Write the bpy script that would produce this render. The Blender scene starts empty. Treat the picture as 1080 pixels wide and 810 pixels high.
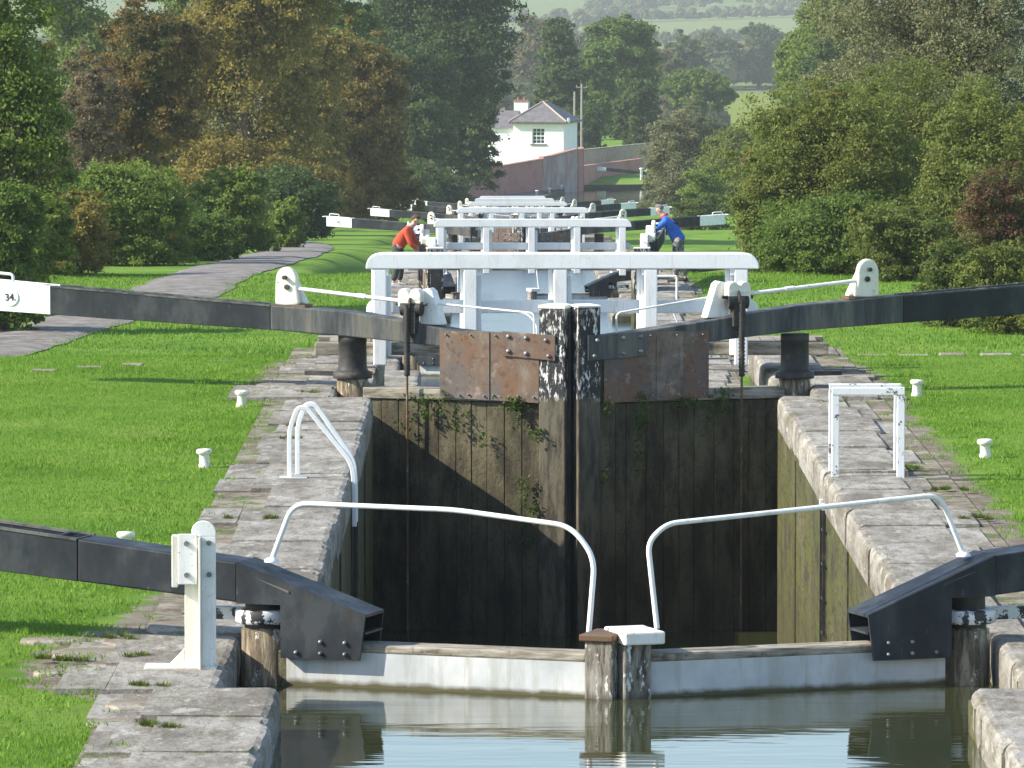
import bpy, bmesh, math, random
import numpy as np
from mathutils import Vector, Matrix
R = math.radians
random.seed(7)
scn = bpy.context.scene
col = scn.collection
STEP_Y, STEP_Z = 62.0, -2.44          # spacing and fall from one lock of the flight to the next

# ------------------------------------------------------------------ materials
class NT:
    def __init__(s, name):
        s.m = bpy.data.materials.new(name); s.m.use_nodes = True
        s.t = s.m.node_tree; s.n = s.t.nodes; s.l = s.t.links
        s.b = s.n['Principled BSDF']; s.out = s.n['Material Output']
        s.tc = s.n.new('ShaderNodeTexCoord')
    def map(s, scale=(1, 1, 1), rot=(0, 0, 0)):
        m = s.n.new('ShaderNodeMapping'); m.inputs['Scale'].default_value = scale; m.inputs['Rotation'].default_value = rot
        s.l.new(s.tc.outputs['Object'], m.inputs['Vector']); return m.outputs['Vector']
    def noise(s, scale, detail=4, rough=.6, vec=None, dist=0):
        n = s.n.new('ShaderNodeTexNoise'); n.inputs['Scale'].default_value = scale
        n.inputs['Detail'].default_value = detail; n.inputs['Roughness'].default_value = rough; n.inputs['Distortion'].default_value = dist
        s.l.new(vec if vec is not None else s.tc.outputs['Object'], n.inputs['Vector']); return n.outputs['Fac']
    def voro(s, scale, vec=None, feature='F1', out='Distance'):
        n = s.n.new('ShaderNodeTexVoronoi'); n.feature = feature; n.inputs['Scale'].default_value = scale
        s.l.new(vec if vec is not None else s.tc.outputs['Object'], n.inputs['Vector']); return n.outputs[out]
    def ramp(s, fac, stops, const=False):
        r = s.n.new('ShaderNodeValToRGB'); e = r.color_ramp.elements
        if const: r.color_ramp.interpolation = 'CONSTANT'
        while len(e) < len(stops): e.new(.5)
        for i, (p, c) in enumerate(stops):
            e[i].position = p
            e[i].color = (c, c, c, 1) if isinstance(c, (int, float)) else (*c, 1)
        s.l.new(fac, r.inputs['Fac']); return r.outputs['Color']
    def mix(s, fac, a, b, mode='MIX'):
        m = s.n.new('ShaderNodeMix'); m.data_type = 'RGBA'; m.blend_type = mode
        if isinstance(fac, (int, float)): m.inputs[0].default_value = fac
        else: s.l.new(fac, m.inputs[0])
        for k, v in ((6, a), (7, b)):
            if isinstance(v, tuple): m.inputs[k].default_value = (*v, 1)
            else: s.l.new(v, m.inputs[k])
        return m.outputs[2]
    def math(s, op, a, b=0., c=None):
        m = s.n.new('ShaderNodeMath'); m.operation = op
        for k, v in enumerate((a, b) if c is None else (a, b, c)):
            if isinstance(v, (int, float)): m.inputs[k].default_value = v
            else: s.l.new(v, m.inputs[k])
        return m.outputs[0]
    def mrange(s, v, a, b, lo=0., hi=1.):
        m = s.n.new('ShaderNodeMapRange'); m.inputs[1].default_value = a; m.inputs[2].default_value = b
        m.inputs[3].default_value = lo; m.inputs[4].default_value = hi; s.l.new(v, m.inputs[0]); return m.outputs[0]
    def xyz(s, i):
        x = s.n.new('ShaderNodeSeparateXYZ'); s.l.new(s.tc.outputs['Object'], x.inputs[0]); return x.outputs[i]
    def bump(s, h, strength=.4, dist=.02, prev=None):
        b = s.n.new('ShaderNodeBump'); b.inputs['Strength'].default_value = strength; b.inputs['Distance'].default_value = dist
        s.l.new(h, b.inputs['Height'])
        if prev is not None: s.l.new(prev, b.inputs['Normal'])
        s.l.new(b.outputs['Normal'], s.b.inputs['Normal']); return b.outputs['Normal']
    def done(s, colr=None, rough=.8, metal=0, spec=.4):
        if colr is not None:
            if isinstance(colr, tuple): s.b.inputs['Base Color'].default_value = (*colr, 1)
            else: s.l.new(colr, s.b.inputs['Base Color'])
        if isinstance(rough, (int, float)): s.b.inputs['Roughness'].default_value = rough
        else: s.l.new(rough, s.b.inputs['Roughness'])
        s.b.inputs['Metallic'].default_value = metal; s.b.inputs['Specular IOR Level'].default_value = spec
        return s.m

M = {}
def make_materials():
    # weathered coping stone: large grey / brown blotches, fine grain, pale lichen, dark damp spots
    t = NT('coping_stone')
    geo = t.n.new('ShaderNodeNewGeometry'); f = t.math('ADD', t.noise(2.1, 7, .72, t.map((1, .4, 1))), t.math('MULTIPLY', t.math('SUBTRACT', geo.outputs['Random Per Island'], .5), .13))
    c = t.ramp(f, [(.36, (.16, .142, .118)), (.5, (.275, .256, .222)), (.63, (.37, .352, .32))])
    c = t.mix(t.ramp(t.noise(8, 6, .75, t.map((1, .35, 1))), [(.49, 0.), (.62, .7)]), c, (.125, .105, .078))
    c = t.mix(t.ramp(t.noise(4.3, 6, .75, t.map((1, .45, 1))), [(.57, 0.), (.62, .8)]), c, (.43, .41, .365))
    c = t.mix(t.ramp(t.noise(3.1, 5, .7), [(.56, 0.), (.66, .55)]), c, (.12, .13, .04))
    c = t.mix(t.ramp(t.noise(30, 4, .8), [(.56, 0.), (.64, .5)]), c, (.07, .058, .042))
    t.bump(t.noise(22, 6, .78), .9, .02, t.bump(t.noise(4, 6, .7), .8, .06)); M['coping'] = t.done(c, .92)
    t = NT('paving_stone')
    c = t.ramp(t.noise(1.6, 6, .7), [(.38, (.16, .13, .095)), (.5, (.27, .235, .185)), (.62, (.37, .34, .29))])
    c = t.mix(t.ramp(t.noise(7, 6, .75), [(.47, 0.), (.6, .7)]), c, (.11, .088, .06))
    c = t.mix(t.ramp(t.noise(3.3, 5, .7), [(.56, 0.), (.62, .6)]), c, (.09, .12, .03))
    t.bump(t.noise(18, 6, .75), .8, .02); M['paving'] = t.done(c, .92)
    # chamber wall: damp masonry under a slime film, streaked downwards, mossy joints
    def wallmat(name, dark, mid, palest):
        t = NT(name)
        st = t.noise(2.6, 7, .72, t.map((1, .42, .3)))
        c = t.ramp(st, [(.38, dark), (.5, mid), (.62, palest)])  # three stone tones spread at random by the noise
        c = t.mix(t.ramp(t.noise(3.4, 6, .75, t.map((1, .35, .55))), [(.45, 0.), (.56, .85)]), c, (.075, .085, .011))
        c = t.mix(t.ramp(t.noise(9, 6, .75, t.map((1, .22, .8))), [(.52, 0.), (.62, .7)]), c, (.03, .027, .013))
        c = t.mix(t.ramp(t.noise(30, 3, .8, t.map((1, .12, 1))), [(.56, 0.), (.62, .8)]), c, (.016, .014, .008))
        br = t.n.new('ShaderNodeTexBrick'); br.inputs['Scale'].default_value = 1; br.inputs['Brick Width'].default_value = .62
        br.inputs['Row Height'].default_value = .3; br.inputs['Mortar Size'].default_value = .012
        cm = t.n.new('ShaderNodeCombineXYZ'); t.l.new(t.xyz(1), cm.inputs[0]); t.l.new(t.xyz(2), cm.inputs[1]); t.l.new(cm.outputs[0], br.inputs['Vector'])
        c = t.mix(t.math('MULTIPLY', br.outputs['Fac'], .18), c, (.025, .022, .012))
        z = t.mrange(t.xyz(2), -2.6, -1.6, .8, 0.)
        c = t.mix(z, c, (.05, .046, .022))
        t.bump(t.math('ADD', t.noise(14, 6, .75), t.math('MULTIPLY', br.outputs['Fac'], -.6)), .7, .03)
        return t.done(c, .75)
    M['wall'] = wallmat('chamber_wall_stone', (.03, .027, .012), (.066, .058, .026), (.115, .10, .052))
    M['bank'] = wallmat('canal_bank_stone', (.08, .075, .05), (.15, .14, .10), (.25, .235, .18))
    # slimy gate planking
    t = NT('slimy_planking')
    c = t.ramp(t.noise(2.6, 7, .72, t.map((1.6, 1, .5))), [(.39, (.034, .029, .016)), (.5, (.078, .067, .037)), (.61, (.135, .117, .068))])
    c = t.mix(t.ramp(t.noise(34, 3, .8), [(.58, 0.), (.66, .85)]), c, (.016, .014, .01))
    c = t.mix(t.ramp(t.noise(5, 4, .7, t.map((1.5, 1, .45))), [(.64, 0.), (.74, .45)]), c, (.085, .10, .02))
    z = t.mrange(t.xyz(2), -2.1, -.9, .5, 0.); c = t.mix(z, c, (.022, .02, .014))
    t.bump(t.noise(20, 6, .75), .6, .02); M['slime'] = t.done(c, .7, spec=.3)
    # bare grey timber
    t = NT('weathered_timber')
    c = t.ramp(t.noise(5, 6, .7, t.map((.5, 3, 3))), [(.39, (.115, .095, .065)), (.5, (.24, .215, .165)), (.61, (.36, .33, .27))])
    c = t.mix(t.ramp(t.noise(11, 4), [(.58, 0.), (.7, .7)]), c, (.06, .05, .03))
    t.bump(t.noise(30, 5, .7, t.map((.3, 2, 2))), .5, .01); M['timber'] = t.done(c, .9)
    # upright timber with brown bare wood
    t = NT('heel_post_timber')
    c = t.ramp(t.noise(6, 6, .7, t.map((3, 3, .5))), [(.39, (.06, .045, .028)), (.5, (.16, .125, .08)), (.61, (.30, .25, .17))])
    c = t.mix(t.ramp(t.noise(9, 5, .75, t.map((1.2, 1.2, .6))), [(.6, 0.), (.62, 1.)]), c, (.55, .54, .50))
    c = t.mix(t.ramp(t.noise(7, 5, .75, t.map((2, 2, .5))), [(.62, 0.), (.64, 1.)]), c, (.03, .028, .026))
    t.bump(t.noise(24, 5, .7, t.map((3, 3, .4))), .6, .015); M['heel'] = t.done(c, .85)
    # black paint flaking off white undercoat and grey wood
    def peel(name, cover, flake):
        t = NT(name)
        wood = t.ramp(t.noise(6, 6, .7, t.map((4, 4, .5))), [(.42, (.07, .058, .042)), (.58, (.22, .195, .155))])
        f1 = t.ramp(t.noise(13, 7, .72, t.map((1.5, 1.5, .55))), [(cover, 0.), (cover + .015, 1.)])
        f2 = t.ramp(t.noise(16, 7, .7, t.map((1.6, 1.6, .5), (0, 0, 1))), [(flake, 0.), (flake + .015, 1.)])
        c = t.mix(f1, (.02, .021, .026), wood); c = t.mix(f2, c, (.68, .66, .60))
        z = t.mrange(t.xyz(2), -.10, -.02, 1., 0.)
        dk = t.ramp(t.noise(5, 6, .7, t.map((2, 2, .4))), [(.42, (.04, .034, .022)), (.58, (.12, .105, .07))])
        c = t.mix(z, c, dk)
        t.bump(t.math('ADD', f1, f2), .5, .006); return t.done(c, .6)
    M['peel'] = peel('flaking_black_paint', .57, .535)
    M['peel2'] = peel('flaking_black_paint_lower', .55, .56)
    t = NT('grey_flaking_post')
    c = t.ramp(t.noise(8, 7, .7, t.map((2.5, 2.5, .5))), [(.39, (.05, .042, .032)), (.48, (.17, .15, .12)), (.62, (.30, .28, .24))])
    c = t.mix(t.ramp(t.noise(14, 6, .7, t.map((1.5, 1.5, .5))), [(.58, 0.), (.6, 1.)]), c, (.62, .61, .58))
    z = t.mrange(t.xyz(2), -.3, -.22, 1., 0.); c = t.mix(z, c, (.05, .045, .028))
    t.bump(t.noise(26, 5, .7, t.map((3, 3, .4))), .5, .01); M['mitre'] = t.done(c, .8)
    # black painted steel beam
    t = NT('black_painted_steel')
    c = t.ramp(t.noise(3.2, 6, .65, t.map((1, 1, .5))), [(.40, (.008, .011, .016)), (.52, (.016, .021, .028)), (.62, (.036, .041, .045))])
    c = t.mix(t.ramp(t.noise(2, 5, .7, t.map((1, 1, .35))), [(.62, 0.), (.75, .4)]), c, (.06, .052, .022))
    c = t.mix(t.ramp(t.noise(22, 5, .8, t.map((1.2, 1.2, .35))), [(.64, 0.), (.7, .5)]), c, (.16, .16, .15))
    t.bump(t.noise(40, 4, .7), .15, .005); M['black'] = t.done(c, t.mrange(t.noise(5), .3, .7, .42, .7), spec=.35)
    # weathered inner beam: dull blue grey with rust
    t = NT('weathered_beam_steel')
    c = t.ramp(t.noise(2.4, 6, .65, t.map((2.5, 1, .3))), [(.40, (.03, .033, .036)), (.5, (.062, .068, .07)), (.61, (.125, .12, .10))])
    c = t.mix(t.ramp(t.noise(4, 6, .7, t.map((2, 1, .5))), [(.58, 0.), (.72, .55)]), c, (.12, .075, .032))
    t.bump(t.noise(34, 5, .7), .25, .006); M['dull'] = t.done(c, .6)
    # rusty plating
    def rust(name, a, b, c3, g):
        t = NT(name); oi = t.n.new('ShaderNodeObjectInfo')
        f = t.math('ADD', t.noise(2.7, 6, .70, t.map((1.6, 1, .6))), t.math('MULTIPLY', t.math('SUBTRACT', oi.outputs['Random'], .5), .14))
        c = t.ramp(f, [(.38, a), (.5, b), (.62, c3)])
        c = t.mix(t.ramp(t.noise(2.6, 6, .78), [(.46, 0.), (.58, .85)]), c, g)
        c = t.mix(t.ramp(t.noise(13, 6, .75), [(.54, 0.), (.62, .6)]), c, (.07, .042, .028))
        c = t.mix(t.ramp(t.noise(6, 5, .7), [(.58, 0.), (.64, .5)]), c, (.33, .27, .22))
        t.bump(t.noise(22, 6, .7), .3, .008); return t.done(c, .62, .1)
    M['rust'] = rust('rusty_plating', (.17, .09, .05), (.165, .115, .08), (.24, .19, .155), (.115, .105, .10))
    M['rustd'] = rust('dark_rusty_plating', (.17, .085, .05), (.145, .10, .072), (.20, .16, .135), (.09, .086, .09))
    M['rustrod'] = rust('rusty_rod', (.14, .06, .02), (.13, .075, .035), (.16, .11, .07), (.10, .08, .06))
    # galvanised panel
    t = NT('galvanised_sheet')
    c = t.ramp(t.noise(2.3, 5, .6, t.map((1, 1, .8))), [(.39, (.44, .46, .46)), (.55, (.54, .555, .55)), (.64, (.62, .62, .60))])
    c = t.mix(t.ramp(t.noise(5, 5, .7, t.map((2.5, 1, .25))), [(.50, 0.), (.62, .5)]), c, (.36, .35, .30))
    zz = t.math('ADD', t.xyz(2), t.math('MULTIPLY', t.noise(7, 4), .06))
    c = t.mix(t.mrange(zz, -.225, -.19, 1., 0.), c, (.10, .09, .042))
    t.bump(t.noise(7, 3), .12, .01); M['galv'] = t.done(c, .5, .15)
    # white paint, three states
    def white(name, base, dirt, amt, peelamt=None):
        t = NT(name)
        c = t.mix(t.ramp(t.noise(4, 6, .7, t.map((1, 1, .5))), [(.5, 0.), (.75, amt)]), base, dirt)
        c = t.mix(t.ramp(t.noise(30, 4, .7), [(.62, 0.), (.68, amt)]), c, dirt)
        c = t.mix(t.ramp(t.noise(3.5, 6, .75, t.map((7, 7, .5))), [(.56, 0.), (.66, amt * .7)]), c, (.46, .36, .25))
        if peelamt:
            c = t.mix(t.ramp(t.noise(11, 7, .7), [(peelamt, 0.), (peelamt + .012, 1.)]), c, (.13, .125, .12))
        t.bump(t.noise(40, 3), .1, .003); return t.done(c, .45)
    M['white'] = white('white_paint', (.82, .83, .83), (.50, .48, .43), .5)
    M['whitew'] = white('worn_white_paint', (.80, .80, .78), (.42, .36, .27), .55, .66)
    M['whitep'] = white('peeling_white_paint', (.76, .77, .78), (.45, .42, .38), .5, .585)
    M['cream'] = white('cream_white_paint', (.74, .71, .62), (.45, .34, .18), .6, .66)
    M['capwhite'] = white('cap_white_paint', (.80, .78, .72), (.40, .20, .08), .7, .64)
    M['bollard'] = white('chipped_bollard_paint', (.74, .71, .65), (.30, .22, .16), .7, .60)
    t = NT('black_lettering'); M['ink'] = t.done((.03, .03, .03), .6)
    t = NT('dark_iron')
    c = t.ramp(t.noise(6, 6, .7), [(.42, (.02, .02, .02)), (.6, (.045, .04, .036)), (.64, (.10, .07, .045))])
    t.bump(t.noise(25, 5), .35, .01); M['iron'] = t.done(c, .6)
    t = NT('collar_paint')
    c = t.mix(t.ramp(t.noise(8, 6, .7, t.map((1, 1, 1))), [(.5, 0.), (.515, 1.)]), (.62, .63, .64), (.03, .03, .032)); M['collar'] = t.done(c, .55)
    t = NT('bolt_steel'); M['bolt'] = t.done(t.ramp(t.noise(12), [(.4, (.16, .15, .14)), (.6, (.32, .31, .30))]), .45, .5)
    # grass
    t = NT('ground_cover')
    at = t.n.new('ShaderNodeAttribute'); at.attribute_name = 'bare'
    g = t.ramp(t.noise(.55, 5, .6), [(.38, (.09, .182, .016)), (.5, (.13, .245, .025)), (.62, (.18, .285, .038))])
    g = t.mix(t.ramp(t.noise(38, 4, .8), [(.4, 0.), (.7, .45)]), g, (.075, .14, .014))
    g = t.mix(t.ramp(t.noise(.35, 5, .7), [(.5, 0.), (.65, .6)]), g, (.16, .235, .045))
    y = t.xyz(1)
    v = t.n.new('ShaderNodeTexVoronoi'); v.inputs['Scale'].default_value = 1; t.l.new(t.map((1 / 330., 1 / 520., 0)), v.inputs['Vector'])
    sep = t.n.new('ShaderNodeSeparateColor'); t.l.new(v.outputs['Color'], sep.inputs[0])
    fld = t.ramp(sep.outputs[0], [(0, (.08, .135, .03)), (.3, (.115, .16, .045)), (.55, (.16, .18, .06)), (.8, (.09, .15, .035)), (.93, (.19, .165, .09))])
    g = t.mix(t.mrange(y, 640, 760), g, fld)
    xx = t.xyz(0); inx = t.math('MULTIPLY', t.math('GREATER_THAN', xx, 26.), t.math('LESS_THAN', xx, 84.)); iny = t.math('MULTIPLY', t.math('GREATER_THAN', y, 800.), t.math('LESS_THAN', y, 1285.))
    g = t.mix(t.math('MULTIPLY', inx, iny), g, (.15, .185, .014))
    d = t.ramp(t.noise(1.6, 6, .7), [(.3, (.10, .082, .06)), (.5, (.19, .155, .118)), (.7, (.30, .27, .22))])
    d = t.mix(t.ramp(t.noise(9, 5, .7), [(.5, 0.), (.66, .6)]), d, (.34, .32, .28))
    d = t.mix(t.ramp(t.noise(2.3, 5, .7), [(.55, 0.), (.68, .7)]), d, (.10, .13, .035))
    msk = t.mrange(t.math('ADD', at.outputs['Fac'], t.math('MULTIPLY', t.math('SUBTRACT', t.noise(3.2, 5, .7), .5), 1.1)), .44, .56)
    c = t.mix(msk, g, d)
    t.bump(t.noise(45, 5, .8), .8, .03, t.bump(t.noise(6, 4), .3, .06)); M['ground'] = t.done(c, .95, spec=.15)
    t = NT('packed_earth')
    d = t.ramp(t.noise(1.6, 6, .7), [(.38, (.11, .088, .064)), (.5, (.20, .162, .122)), (.62, (.32, .29, .235))])
    d = t.mix(t.ramp(t.noise(9, 5, .7), [(.5, 0.), (.62, .6)]), d, (.34, .32, .28))
    d = t.mix(t.ramp(t.noise(2.9, 5, .75), [(.53, 0.), (.60, .85)]), d, (.085, .14, .025))
    t.bump(t.noise(22, 6, .8), .8, .03); M['earth'] = t.done(d, .95, spec=.15)
    t = NT('gravel_path')
    c = t.ramp(t.noise(2, 6, .7), [(.38, (.14, .125, .115)), (.52, (.205, .19, .178)), (.64, (.27, .255, .24))])
    c = t.mix(t.ramp(t.noise(1.4, 5, .7, t.map((2, .3, 1))), [(.5, 0.), (.64, .4)]), c, (.17, .15, .115))
    t.bump(t.noise(50, 4, .8), .5, .015); M['path'] = t.done(c, .95, spec=.15)
    # water
    t = NT('canal_water')
    n1 = t.noise(1.1, 3, .55, t.map((.55, 2.2, 1))); n2 = t.noise(6, 2, .5, t.map((.4, 1.8, 1)))
    t.bump(t.math('ADD', n1, t.math('MULTIPLY', n2, .15)), .085, .05)
    c = t.ramp(t.noise(.35, 2), [(.35, (.03, .036, .015)), (.7, (.042, .047, .02))]); M['water'] = t.done(c, .03, spec=.6)
    t = NT('rippled_canal_water')
    n1 = t.noise(2.2, 3, .6, t.map((.5, 1.6, 1))); t.bump(n1, .3, .05)
    M['ripple'] = t.done((.05, .072, .085), .24, spec=.6)  # bluish base paints some reflected sky into the water colour
    # brickwork of the boundary wall
    def bricks(name, a, b, mort, stain):
        t = NT(name)
        br = t.n.new('ShaderNodeTexBrick'); br.inputs['Scale'].default_value = 1; br.inputs['Brick Width'].default_value = .23
        br.inputs['Row Height'].default_value = .076; br.inputs['Mortar Size'].default_value = .008
        br.inputs['Color1'].default_value = (*a, 1); br.inputs['Color2'].default_value = (*b, 1); br.inputs['Mortar'].default_value = (*mort, 1)
        cm = t.n.new('ShaderNodeCombineXYZ'); t.l.new(t.math('ADD', t.xyz(0), t.xyz(1)), cm.inputs[0]); t.l.new(t.xyz(2), cm.inputs[1]); t.l.new(cm.outputs[0], br.inputs['Vector'])
        c = t.mix(t.ramp(t.noise(.8, 5, .7), [(.48, 0.), (.7, .8)]), br.outputs['Color'], stain)
        return t.done(c, .9)
    M['brick'] = bricks('red_brickwork', (.36, .14, .11), (.44, .20, .16), (.36, .28, .25), (.27, .125, .105))
    M['rubble'] = bricks('old_brown_masonry', (.30, .21, .15), (.40, .31, .24), (.42, .38, .32), (.25, .22, .18))
    t = NT('grey_render'); M['render'] = t.done(t.ramp(t.noise(.9, 5, .7, t.map((1.5, 1.5, .5))), [(.40, (.30, .20, .18)), (.6, (.40, .34, .325))]), .9)
    t = NT('whitewash'); M['house'] = t.done(t.ramp(t.noise(1.2, 4), [(.4, (.78, .78, .77)), (.7, (.85, .85, .84))]), .8)
    t = NT('slate_roof')
    w = t.n.new('ShaderNodeTexWave'); w.bands_direction = 'Z'; w.inputs['Scale'].default_value = 2.4; w.inputs['Distortion'].default_value = .6; t.l.new(t.tc.outputs['Object'], w.inputs['Vector'])
    c = t.ramp(t.noise(2.5, 6, .7), [(.3, (.10, .092, .10)), (.55, (.15, .14, .148)), (.75, (.21, .20, .195))])
    t.bump(w.outputs['Fac'], .4, .03); M['slate'] = t.done(c, .7)
    t = NT('window_glass'); M['glass'] = t.done((.035, .045, .055), .08, spec=.6)
    t = NT('terracotta'); M['terra'] = t.done((.24, .13, .08), .85)
    t = NT('pole_wood'); M['pole'] = t.done(t.ramp(t.noise(8, 4), [(.4, (.24, .22, .19)), (.7, (.34, .32, .28))]), .9)
    # bark
    t = NT('bark')
    c = t.ramp(t.noise(7, 6, .7, t.map((2, 2, .4))), [(.35, (.055, .045, .032)), (.65, (.15, .125, .095))])
    t.bump(t.noise(14, 5, .7, t.map((2, 2, .4))), .7, .04); M['bark'] = t.done(c, .95)
    # skin, cloth
    t = NT('skin'); M['skin'] = t.done((.52, .32, .24), .55)
    for nm, a, b in (('red_cloth', (.50, .075, .03), (.40, .05, .025)), ('blue_cloth', (.03, .14, .56), (.022, .105, .44)), ('dark_trousers', (.055, .058, .065), (.035, .037, .042)),
                     ('red_scarf', (.55, .02, .05), (.45, .02, .04)), ('grey_hair', (.20, .19, .175), (.13, .12, .11)), ('brown_hair', (.09, .05, .028), (.06, .035, .02)),
                     ('grey_shoe', (.38, .40, .42), (.28, .29, .31)), ('dark_shoe', (.03, .03, .03), (.05, .045, .04)), ('navy_strap', (.015, .02, .05), (.02, .025, .06))):
        t = NT(nm); t.bump(t.noise(14, 4), .3, .02); M[nm] = t.done(t.ramp(t.noise(5, 4), [(.4, a), (.65, b)]), .85)
    t = NT('camouflage_cloth')
    c = t.ramp(t.noise(9, 3), [(.42, (.10, .105, .10)), (.5, (.30, .30, .29)), (.58, (.19, .185, .17))], True); M['camo'] = t.done(c, .9)

def leaf_mat(name, stops, trans=.48, patch=None, obj_var=False):
    """leaf colour: varies from leaf to leaf and drifts from bough to bough"""
    t = NT(name)
    geo = t.n.new('ShaderNodeNewGeometry')
    f = t.math('ADD', t.math('MULTIPLY', geo.outputs['Random Per Island'], .55), t.math('MULTIPLY', t.noise(.7, 3), .9))
    f = t.math('SUBTRACT', f, .22)
    if obj_var:
        oi = t.n.new('ShaderNodeObjectInfo'); f = t.math('ADD', f, t.math('MULTIPLY', t.math('SUBTRACT', oi.outputs['Random'], .5), .5))
    c = t.ramp(f, stops)
    if patch: c = t.mix(t.ramp(t.noise(patch[1], 3, .6), [(patch[2], 0.), (patch[2] + .08, .85)]), c, patch[0])
    t.done(c, .6, spec=.25)
    tr = t.n.new('ShaderNodeBsdfTranslucent'); t.l.new(c, tr.inputs['Color'])
    ms = t.n.new('ShaderNodeMixShader'); ms.inputs[0].default_value = trans
    t.l.new(t.b.outputs[0], ms.inputs[1]); t.l.new(tr.outputs[0], ms.inputs[2]); t.l.new(ms.outputs[0], t.out.inputs['Surface'])
    return t.m

make_materials()

# ------------------------------------------------------------------ object helpers
def tag(o, label=None, cat=None, group=None, kind=None):
    if label: o['label'] = label
    if cat: o['category'] = cat
    if group: o['group'] = group
    if kind: o['kind'] = kind
    return o
def empty(name, loc, rz=0.):
    o = bpy.data.objects.new(name, None); col.objects.link(o); o.location = loc; o.rotation_euler = (0, 0, rz); o.empty_display_size = .2
    return o
def kids(o): return [c for c in bpy.data.objects if c.parent == o]
def copy_tree(o, parent=None, skip=()):
    c = o.copy(); col.objects.link(c); c.parent = parent
    for ch in kids(o):
        if ch.name.split('.')[0] not in skip: copy_tree(ch, c, skip)
    return c

class MB:
    """collects solids and links them as one mesh object; sx mirrors x"""
    def __init__(s, sx=1): s.v = []; s.f = []; s.sm = []; s.sx = sx
    def add(s, vs, fs, smooth=False):
        b = len(s.v); s.v += [(x * s.sx, y, z) for x, y, z in vs]
        s.f += [tuple(b + i for i in f) for f in fs]; s.sm += [smooth] * len(fs)
    def box(s, x0, x1, y0, y1, z0, z1):
        s.add([(x0, y0, z0), (x1, y0, z0), (x1, y1, z0), (x0, y1, z0), (x0, y0, z1), (x1, y0, z1), (x1, y1, z1), (x0, y1, z1)],
              [(0, 3, 2, 1), (4, 5, 6, 7), (0, 1, 5, 4), (1, 2, 6, 5), (2, 3, 7, 6), (3, 0, 4, 7)])
    def prism(s, prof, a0, a1, axis='y'):
        """closed profile (pairs) swept along an axis: y -> (x,z) pairs, z -> (x,y) pairs, x -> (y,z) pairs"""
        f = {'y': lambda p, a: (p[0], a, p[1]), 'z': lambda p, a: (p[0], p[1], a), 'x': lambda p, a: (a, p[0], p[1])}[axis]
        n = len(prof)
        s.add([f(p, a0) for p in prof] + [f(p, a1) for p in prof],
              [tuple(range(n)), tuple(range(2 * n - 1, n - 1, -1))] + [(i, n + i, n + (i + 1) % n, (i + 1) % n) for i in range(n)])
    def tube(s, pts, r, n=10, cap=True):
        P = [Vector(p) for p in pts]; rs = r if isinstance(r, (list, tuple)) else [r] * len(P)
        vs = []; prev = None
        for i, p in enumerate(P):
            d = (P[min(i + 1, len(P) - 1)] - P[max(i - 1, 0)]).normalized()
            if prev is None:
                a = d.orthogonal().normalized()
            else:
                a = (prev - d * prev.dot(d)); a = a.normalized() if a.length > 1e-6 else d.orthogonal().normalized()
            prev = a; b = d.cross(a)
            for k in range(n):
                t = 2 * math.pi * k / n; q = p + (a * math.cos(t) + b * math.sin(t)) * rs[i]; vs.append(tuple(q))
        fs = [(i * n + k, i * n + (k + 1) % n, (i + 1) * n + (k + 1) % n, (i + 1) * n + k) for i in range(len(P) - 1) for k in range(n)]
        s.add(vs, fs, True)
        if cap:
            s.add(vs[:n], [tuple(range(n - 1, -1, -1))]); s.add(vs[-n:], [tuple(range(n))])
    def cyl(s, p0, p1, r, n=16): s.tube([p0, p1], r, n)
    def lathe(s, prof, c=(0, 0, 0), n=20):
        vs = [(c[0] + r * math.cos(2 * math.pi * k / n), c[1] + r * math.sin(2 * math.pi * k / n), c[2] + z) for r, z in prof for k in range(n)]
        s.add(vs, [(i * n + k, i * n + (k + 1) % n, (i + 1) * n + (k + 1) % n, (i + 1) * n + k) for i in range(len(prof) - 1) for k in range(n)], True)
        s.add(vs[-n:], [tuple(range(n))]); s.add(vs[:n], [tuple(range(n - 1, -1, -1))])
    def build(s, name, mat, parent=None, bevel=0., seg=2, loc=None):
        me = bpy.data.meshes.new(name); me.from_pydata(s.v, [], s.f); me.update()
        bm = bmesh.new(); bm.from_mesh(me)
        for f, q in zip(bm.faces, s.sm): f.smooth = q
        if s.sx < 0: bmesh.ops.reverse_faces(bm, faces=bm.faces)
        bmesh.ops.recalc_face_normals(bm, faces=bm.faces)
        bm.to_mesh(me); bm.free()
        me.materials.append(mat if not isinstance(mat, str) else M[mat])
        o = bpy.data.objects.new(name, me); col.objects.link(o)
        if parent: o.parent = parent
        if loc: o.location = loc
        if bevel:
            b = o.modifiers.new('Bevel', 'BEVEL'); b.width = bevel; b.segments = seg; b.limit_method = 'ANGLE'; b.angle_limit = R(40)
        return o
def npmesh(name, V, F, mat, parent=None, smooth=False):
    """mesh from arrays of vertices and equal sized faces"""
    me = bpy.data.meshes.new(name); k = F.shape[1]
    me.vertices.add(len(V)); me.vertices.foreach_set('co', V.astype(np.float32).ravel())
    me.loops.add(F.size); me.loops.foreach_set('vertex_index', F.astype(np.int32).ravel())
    me.polygons.add(len(F)); me.polygons.foreach_set('loop_start', np.arange(0, F.size, k, dtype=np.int32))
    me.update(calc_edges=True)
    if smooth: me.polygons.foreach_set('use_smooth', np.ones(len(F), dtype=bool))
    me.materials.append(M[mat] if isinstance(mat, str) else mat)
    o = bpy.data.objects.new(name, me); col.objects.link(o)
    if parent: o.parent = parent
    return o
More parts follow.
